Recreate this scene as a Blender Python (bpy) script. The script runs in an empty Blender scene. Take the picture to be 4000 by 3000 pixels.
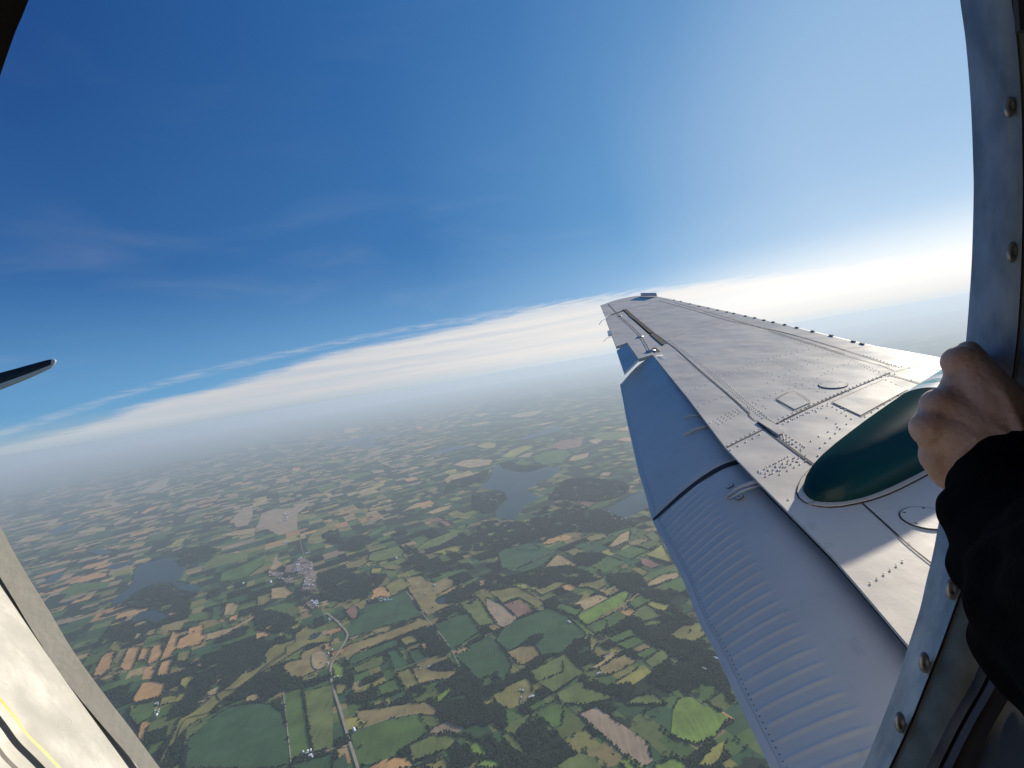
import bpy, math, random
import numpy as np
from mathutils import Vector, Matrix
random.seed(7); rng = np.random.default_rng(11)
R_ = math.radians
sc = bpy.context.scene
col = sc.collection

# ------------------------------------------------------------------ camera
F = 2000.0                                   # focal length in pixels of the 4000 px wide photograph
up = np.array([-.1656, .9857, .0271]); up /= np.linalg.norm(up)
fw = np.array([0, 0, -1.0]); Yc = fw - up * fw.dot(up); Yc /= np.linalg.norm(Yc); Xc = np.cross(Yc, up)
RM = np.array([Xc, Yc, up])                  # camera space -> world space
cd = bpy.data.cameras.new('camera'); cd.sensor_width = 36; cd.lens = 18.0
cd.clip_start = 0.02; cd.clip_end = 400000
cam = bpy.data.objects.new('camera', cd); col.objects.link(cam); sc.camera = cam
cam.matrix_world = Matrix([list(RM[0]) + [0], list(RM[1]) + [0], list(RM[2]) + [0], [0, 0, 0, 1]])
def ray(x, y): return np.array([(x - 2000) / F, (1500 - y) / F, -1.0])
def wd(p): return RM @ np.asarray(p)

# ------------------------------------------------------------------ light, sky, exposure
SUN_EL = R_(18); SX = 4200.0
hx = wd(ray(SX, 1781 - .168 * SX)); SUN_AZ = math.atan2(hx[0], hx[1])     # clockwise from +Y
SDIR = Vector((math.sin(SUN_AZ) * math.cos(SUN_EL), math.cos(SUN_AZ) * math.cos(SUN_EL), math.sin(SUN_EL)))
sl = bpy.data.lights.new('sun', 'SUN'); sl.energy = 5.0; sl.angle = R_(1.0); sl.color = (1, .90, .74)
so = bpy.data.objects.new('sun', sl); col.objects.link(so); so.rotation_euler = SDIR.to_track_quat('Z', 'Y').to_euler()
sc.view_settings.view_transform = 'Standard'; sc.view_settings.look = 'None'
sc.view_settings.gamma = 1; sc.view_settings.exposure = 0.35
sc.cycles.max_bounces = 6; sc.cycles.volume_bounces = 2; sc.cycles.use_denoising = True
sc.cycles.sample_clamp_indirect = 4

class NT:
    def __init__(s, tree): s.t = tree; s.n = tree.nodes; s.l = tree.links
    def node(s, typ, **kw):
        o = s.n.new(typ)
        for k, v in kw.items():
            if k in ('ins',):
                for a, b in v.items(): s.put(o.inputs[a], b)
            else: setattr(o, k, v)
        return o
    def put(s, sock, v):
        if hasattr(v, 'is_output') or hasattr(v, 'links'): s.l.new(v, sock)
        else: sock.default_value = v
    def math(s, op, a, b=0.0, c=0.0, clamp=False):
        o = s.n.new('ShaderNodeMath'); o.operation = op; o.use_clamp = clamp
        s.put(o.inputs[0], a); s.put(o.inputs[1], b); s.put(o.inputs[2], c); return o.outputs[0]
    def vmath(s, op, a, b=(0, 0, 0)):
        o = s.n.new('ShaderNodeVectorMath'); o.operation = op; s.put(o.inputs[0], a); s.put(o.inputs[1], b); return o
    def mix(s, f, a, b, blend='MIX'):
        o = s.n.new('ShaderNodeMix'); o.data_type = 'RGBA'; o.blend_type = blend
        s.put(o.inputs[0], f); s.put(o.inputs[6], a); s.put(o.inputs[7], b); return o.outputs[2]
    def ss(s, v, lo, hi, a=0.0, b=1.0):
        o = s.n.new('ShaderNodeMapRange'); o.interpolation_type = 'SMOOTHSTEP'
        s.put(o.inputs['Value'], v); o.inputs['From Min'].default_value = lo; o.inputs['From Max'].default_value = hi
        o.inputs['To Min'].default_value = a; o.inputs['To Max'].default_value = b; return o.outputs[0]
    def noise(s, vec, scale, detail=4, rough=.55, dist=0):
        o = s.n.new('ShaderNodeTexNoise'); s.put(o.inputs['Vector'], vec)
        o.inputs['Scale'].default_value = scale; o.inputs['Detail'].default_value = detail
        o.inputs['Roughness'].default_value = rough; o.inputs['Distortion'].default_value = dist; return o.outputs[0]
def c4(c): return (c[0], c[1], c[2], 1)

def azel(x, y):
    w = wd(ray(x, y)); return math.atan2(w[0], w[1]), math.degrees(math.atan2(w[2], math.hypot(w[0], w[1])))
def world():
    w = bpy.data.worlds.new('World'); sc.world = w; w.use_nodes = True
    t = NT(w.node_tree); t.n.clear()
    sky = t.node('ShaderNodeTexSky'); sky.sky_type = 'NISHITA'; sky.sun_disc = False
    sky.sun_elevation = SUN_EL; sky.sun_rotation = SUN_AZ; sky.altitude = 3500
    sky.air_density = 1.0; sky.dust_density = .4; sky.ozone_density = 2.0
    tc = t.node('ShaderNodeTexCoord'); d = tc.outputs['Generated']
    sep = t.node('ShaderNodeSeparateXYZ'); t.l.new(d, sep.inputs[0])
    az = t.math('ARCTAN2', sep.outputs[0], sep.outputs[1])
    el = t.math('MULTIPLY', t.math('ARCSINE', sep.outputs[2]), 57.2958)
    def curve(pts, spread=1.0):
        a = [azel(*p) for p in pts]; x0, x1 = -1.3, 1.3
        r = t.node('ShaderNodeValToRGB'); r.color_ramp.interpolation = 'B_SPLINE'
        e = r.color_ramp.elements
        while len(e) > 1: e.remove(e[-1])
        for i, (p, q) in enumerate(a):
            pos = (p - x0) / (x1 - x0); v = (q + 5) / 20
            k = e[0] if i == 0 else e.new(pos)
            k.position = pos; k.color = (v, v, v, 1)
        t.l.new(t.math('DIVIDE', t.math('SUBTRACT', az, x0), x1 - x0), r.inputs[0])
        return t.math('SUBTRACT', t.math('MULTIPLY', r.outputs[0], 20), 5)
    # stretched sky coordinates: azimuth, elevation
    cv = t.node('ShaderNodeCombineXYZ'); t.l.new(t.math('MULTIPLY', az, 3.2), cv.inputs[0]); t.l.new(t.math('MULTIPLY', el, .62), cv.inputs[1])
    n1 = t.noise(cv.outputs[0], 2.2, 6, .6); n2 = t.noise(cv.outputs[0], 7.0, 5, .6)
    cv2 = t.node('ShaderNodeCombineXYZ'); t.l.new(t.math('MULTIPLY', az, 1.6), cv2.inputs[0]); t.l.new(t.math('MULTIPLY', el, .9), cv2.inputs[1])
    n3 = t.noise(cv2.outputs[0], 1.1, 3, .5)
    top = curve([(-300, 1800), (258, 1682), (542, 1580), (1000, 1462), (1300, 1372), (1990, 1215), (2350, 1150), (3000, 1068), (3790, 985)])
    top = t.math('ADD', t.math('ADD', top, t.math('MULTIPLY', t.math('SUBTRACT', n1, .5), 1.1)), t.math('MULTIPLY', t.math('SUBTRACT', n2, .5), .7))
    m = t.ss(t.math('SUBTRACT', top, el), -.25, .85)
    body = t.ss(t.math('ADD', t.math('MULTIPLY', n3, .85), t.math('MULTIPLY', n2, .15)), .36, .60, .76, 1.0)
    m = t.math('MULTIPLY', t.math('MULTIPLY', m, body), t.ss(el, -.6, 1.5, .0, 1))
    streak = curve([(-300, 1810), (0, 1703), (542, 1516), (1000, 1403), (1540, 1290), (2100, 1195), (2600, 1120), (3790, 985)])
    dd = t.math('ABSOLUTE', t.math('SUBTRACT', t.math('ADD', streak, t.math('MULTIPLY', t.math('SUBTRACT', n1, .5), .5)), el))
    st = t.math('MULTIPLY', t.ss(dd, .0, .55, .38, 0), t.ss(n2, .3, .7))
    # faint high wisps
    cw = t.node('ShaderNodeCombineXYZ'); t.l.new(t.math('MULTIPLY', az, 2.0), cw.inputs[0]); t.l.new(t.math('MULTIPLY', el, .16), cw.inputs[1])
    nw = t.noise(cw.outputs[0], 1.3, 5, .5, .5)
    wi = t.math('MULTIPLY', t.ss(nw, .48, .80, 0, .10), t.math('MULTIPLY', t.ss(el, 2, 8), t.math('MULTIPLY', t.ss(el, 12, 26, 1, .15), t.ss(az, -.1, .35, 1, .2))))
    # sun-side brightening of cloud
    sd = t.vmath('DOT_PRODUCT', d, tuple(SDIR)).outputs['Value']
    g = t.ss(sd, .2, .98)
    def ramp(v, stops):
        r = t.node('ShaderNodeValToRGB'); e = r.color_ramp.elements
        while len(e) > 1: e.remove(e[-1])
        for i, (p, c) in enumerate(stops):
            k = e[0] if i == 0 else e.new(p)
            k.position = p; k.color = (c[0] / 8, c[1] / 8, c[2] / 8, 1)
        t.put(r.inputs[0], v); return t.mix(1.0, r.outputs[0], (8, 8, 8, 1), 'MULTIPLY')
    sdn = t.math('ADD', t.math('MULTIPLY', sd, .5), .5)
    hi = ramp(sdn, [(.40, (.06, .36, 1.5)), (.58, (.08, .46, 1.85)), (.78, (.22, 1.02, 2.9)), (.88, (.44, 1.5, 3.6)), (.95, (1.0, 2.4, 4.6)), (.99, (2.3, 3.9, 5.9))])
    lo = ramp(sdn, [(.40, (1.0, 2.6, 4.5)), (.60, (1.15, 2.8, 4.8)), (.80, (1.5, 3.1, 5.0)), (.92, (3.0, 4.5, 6.0)), (.98, (5.2, 6.2, 6.9))])
    mid_ = ramp(sdn, [(.40, (.24, 1.0, 2.8)), (.60, (.27, 1.1, 2.95)), (.80, (.42, 1.5, 3.5)), (.92, (1.1, 2.7, 4.8)), (.98, (3.2, 4.6, 6.2))])
    cust = t.mix(t.ss(el, 1, 16), lo, mid_); cust = t.mix(t.ss(el, 9, 38), cust, hi)
    base = t.mix(1.0, sky.outputs[0], (*SKYTINT, 1), 'MULTIPLY')
    base = t.mix(.85, base, cust)
    # low haze veil just over the horizon
    veil = t.ss(el, -.6, 3.2, 1, 0)
    vc = t.mix(g, c4(VEIL0), c4(VEIL1))
    base = t.mix(veil, base, vc)
    glow = t.math('MULTIPLY', t.ss(sd, .75, .95, 0, .95), t.math('MULTIPLY', t.ss(el, 1, 9, 1, 0), t.ss(el, .0, 3.5, .0, 1)))
    cc = t.mix(g, c4(CLD0), c4(CLD1))
    base = t.mix(wi, base, cc); base = t.mix(st, base, cc); base = t.mix(m, base, cc)
    base = t.mix(glow, base, c4(GLOW))
    bg = t.node('ShaderNodeBackground'); t.l.new(base, bg.inputs[0]); bg.inputs[1].default_value = .1
    out = t.node('ShaderNodeOutputWorld'); t.l.new(bg.outputs[0], out.inputs[0])
SKYTINT = (.42, .72, .95)
VEIL0 = (3.0, 3.75, 4.35); VEIL1 = (5.9, 6.5, 6.8)
CLD0 = (4.8, 4.9, 5.1); CLD1 = (7.3, 7.0, 6.7); GLOW = (8.8, 8.7, 8.4)
world()

# ------------------------------------------------------------------ materials
def pmat(name, c1, c2=None, rough=.6, metal=0.0, scale=3.0, bump=0.0, bscale=40.0, coat=0.0, spec=.5, detail=6, stretch=(1, 1, 1), dirt=None, dents=0.0):
    m = bpy.data.materials.new(name); m.use_nodes = True; t = NT(m.node_tree); b = t.n['Principled BSDF']
    tc = t.node('ShaderNodeTexCoord'); mp = t.node('ShaderNodeMapping'); mp.inputs['Scale'].default_value = stretch
    t.l.new(tc.outputs['Object'], mp.inputs[0]); v = mp.outputs[0]
    n = t.noise(v, scale, detail)
    cc = t.mix(t.ss(n, .3, .7), c4(c1), c4(c2 or c1))
    if dirt:
        n4 = t.noise(v, scale * 5.3, 8, .7); cc = t.mix(t.ss(n4, .58, .74, 0, .55), cc, c4(dirt))
    t.l.new(cc, b.inputs['Base Color'])
    t.l.new(t.ss(t.noise(v, scale * 3, 5), .3, .7, max(.02, rough - .07), min(1, rough + .08)), b.inputs['Roughness'])
    b.inputs['Metallic'].default_value = metal; b.inputs['Coat Weight'].default_value = coat; b.inputs['Specular IOR Level'].default_value = spec
    if bump or dents:
        h = t.math('MULTIPLY', t.noise(v, bscale, 4), bump)
        if dents: h = t.math('ADD', h, t.math('MULTIPLY', t.noise(v, 3.4, 2, .4), dents))
        bp = t.node('ShaderNodeBump'); bp.inputs['Strength'].default_value = 1; bp.inputs['Distance'].default_value = 1
        t.l.new(h, bp.inputs['Height']); t.l.new(bp.outputs[0], b.inputs['Normal'])
    return m
M = {}
M['wing'] = pmat('wing_paint', (.64, .59, .51), (.71, .66, .575), .55, .05, 1.6, .0003, 60, .0, spec=.2, dirt=(.40, .37, .32), dents=.010)
M['flap'] = pmat('flap_paint', (.64, .62, .57), (.71, .69, .64), .5, .0, 2.0, .0002, 60, .0, spec=.3, dirt=(.46, .47, .47), dents=.003)
M['edge'] = pmat('edge_metal', (.55, .56, .57), (.42, .43, .45), .4, .7, 9, .0003, 90)
M['green'] = pmat('green_paint', (.002, .050, .044), (.002, .044, .042), .5, 0, 2, 0, 1, .0, spec=.015, dents=.002)
def satin(name, c, c2):
    m = bpy.data.materials.new(name); m.use_nodes = True; t = NT(m.node_tree); t.n.clear()
    tc = t.node('ShaderNodeTexCoord'); n = t.noise(tc.outputs['Object'], 3, 6); n2 = t.noise(tc.outputs['Object'], 22, 8, .7)
    cc = t.mix(t.ss(n, .3, .7), c4(c), c4(c2)); cc = t.mix(t.ss(n2, .6, .75, 0, .25), cc, (.02, .07, .06, 1))
    d = t.node('ShaderNodeBsdfDiffuse'); t.l.new(cc, d.inputs[0]); g = t.node('ShaderNodeBsdfGlossy'); g.inputs['Roughness'].default_value = .3
    x = t.node('ShaderNodeMixShader'); x.inputs[0].default_value = .03; t.l.new(d.outputs[0], x.inputs[1]); t.l.new(g.outputs[0], x.inputs[2])
    o = t.node('ShaderNodeOutputMaterial'); t.l.new(x.outputs[0], o.inputs[0]); return m
M['green'] = satin('green_paint', (.002, .042, .038), (.002, .036, .036))
M['white'] = pmat('white_paint', (.62, .64, .62), (.7, .7, .68), .4)
M['pale_green'] = pmat('pale_green_paint', (.10, .40, .32), (.12, .42, .34), .3)
M['seam'] = pmat('seam_sealant', (.035, .032, .03), (.06, .055, .05), .8)
M['rubber'] = pmat('rubber', (.012, .011, .012), (.02, .018, .02), .7)
M['brownseal'] = pmat('brown_seal', (.035, .02, .014), (.02, .012, .01), .6)
M['slot'] = pmat('slot_brown', (.05, .03, .025), (.03, .02, .018), .7)
M['jamb'] = pmat('jamb_paint', (.27, .268, .25), (.30, .295, .275), .55, .1, 9, .0006, 120, dirt=(.265, .26, .24), stretch=(1, 1, .3))
M['jambedge'] = pmat('jamb_edge_paint', (.50, .49, .44), (.56, .55, .50), .55, .0, 9, .0004, 120)
M['post'] = pmat('brushed_aluminium', (.24, .29, .33), (.44, .49, .53), .45, .4, 42, .0004, 150, dirt=(.19, .22, .25), stretch=(1, 1, .35))
M['panel'] = pmat('inner_panel_metal', (.13, .14, .115), (.19, .195, .16), .55, .3, 45, .0006, 120, dirt=(.16, .16, .13))
M['track'] = pmat('track_metal', (.07, .075, .09), (.10, .105, .12), .8, .0, 12, spec=.1)
M['yellow'] = pmat('yellow_piping', (.55, .42, .06), (.45, .33, .05), .55)
M['screw'] = pmat('screw_metal', (.55, .55, .56), (.34, .34, .35), .35, .6, 60)
M['boot'] = pmat('black_boot', (.015, .014, .018), (.03, .028, .03), .45, 0, 4, spec=.3)
M['wall'] = pmat('cabin_wall_lining', (.36, .35, .34), (.42, .41, .39), .9)
M['cabin'] = pmat('cabin_lining', (.02, .02, .022), (.03, .03, .03), .9)
M['cloth'] = pmat('black_cloth', (.0035, .0035, .0045), (.006, .006, .007), 1, 0, 30, .001, 300, spec=.03)
def skin_mat():
    m = pmat('skin', (.60, .36, .28), (.68, .45, .36), .5, 0, 60, .0012, 260, detail=8, dirt=(.48, .24, .18))
    b = m.node_tree.nodes['Principled BSDF']; b.inputs['Subsurface Weight'].default_value = .12
    b.inputs['Subsurface Radius'].default_value = (.01, .004, .002); b.inputs['Subsurface Scale'].default_value = .5
    return m
M['skin'] = skin_mat()

# ------------------------------------------------------------------ object helpers
def mesh(name, V, Fc, mat, parent=None, smooth=False, mats=None, midx=None):
    me = bpy.data.meshes.new(name); me.from_pydata([tuple(map(float, v)) for v in V], [], [tuple(map(int, f)) for f in Fc])
    for mm in (mats or [mat]): me.materials.append(mm)
    if midx is not None: me.polygons.foreach_set('material_index', midx)
    if smooth: me.polygons.foreach_set('use_smooth', [True] * len(me.polygons))
    me.update(); o = bpy.data.objects.new(name, me); col.objects.link(o)
    if parent is not None: o.parent = parent
    return o
def tag(o, label=None, cat=None, group=None, kind=None):
    for k, v in (('label', label), ('category', cat), ('group', group), ('kind', kind)):
        if v: o[k] = v
    return o
class MB:
    def __init__(s): s.V = []; s.F = []; s.I = []
    def add(s, V, Fc, mi=0):
        b = len(s.V); s.V += [np.asarray(v, float) for v in V]; s.F += [tuple(b + i for i in f) for f in Fc]; s.I += [mi] * len(Fc)
    def build(s, name, mat, parent=None, smooth=False, mats=None): return mesh(name, s.V, s.F, mat, parent, smooth, mats, s.I if mats else None)
def slab(mb, top, down, mi=0):
    """closed slab: polygon 'top' (world points) extruded by vector 'down'"""
    n = len(top); bot = [np.asarray(p) + down for p in top]
    mb.add(list(top) + bot, [tuple(range(n)), tuple(range(2 * n - 1, n - 1, -1))] + [(i, n + i, n + (i + 1) % n, (i + 1) % n) for i in range(n)], mi)
def dense(P, k=6):
    """Catmull-Rom through pixel points"""
    P = [np.array(p, float) for p in P]; out = []
    for i in range(len(P) - 1):
        a = P[max(i - 1, 0)]; b = P[i]; c = P[i + 1]; d = P[min(i + 2, len(P) - 1)]
        for j in range(k):
            t = j / k; out.append(.5 * (2 * b + (c - a) * t + (2 * a - 5 * b + 4 * c - d) * t * t + (3 * b - a - 3 * c + d) * t ** 3))
    out.append(P[-1]); return out

# ================================================================== GROUND
H = 3500.0
def G(x, y, z=0.0):
    w = wd(ray(x, y)); t = -(H - z) / w[2]; return np.array([w[0] * t, w[1] * t, -H + z])
def crop(ox, oy, pts, s=1000 / 2212): return [(ox + a * s, oy + b * s) for a, b in pts]
CR = {1: (0, 1400, 1000 / 2212), 2: (800, 1400, 1000 / 2212), 3: (1600, 1400, 1000 / 2212), 4: (200, 2000, 1000 / 2212),
      5: (1000, 2000, 1000 / 2212), 6: (1900, 2000, 1000 / 2212), 7: (500, 2400, 800 / 2212), 8: (1200, 2250, 1000 / 2212), 0: (0, 0, 1)}
def gp(c, flat):
    ox, oy, s = CR[c]; return [(ox + flat[i] * s, oy + flat[i + 1] * s) for i in range(0, len(flat), 2)]
COLS = {'O': (.385, .220, .090), 'T': (.30, .22, .105), 'K': (.27, .20, .13), 'B': (.20, .155, .065), 'R': (.19, .105, .08), 'G': (.064, .110, .028),
        'D': (.032, .075, .030), 'E': (.105, .130, .038), 'Y': (.24, .22, .055), 'L': (.135, .20, .035), 'V': (.165, .150, .048), 'P': (.20, .15, .115)}
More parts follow.
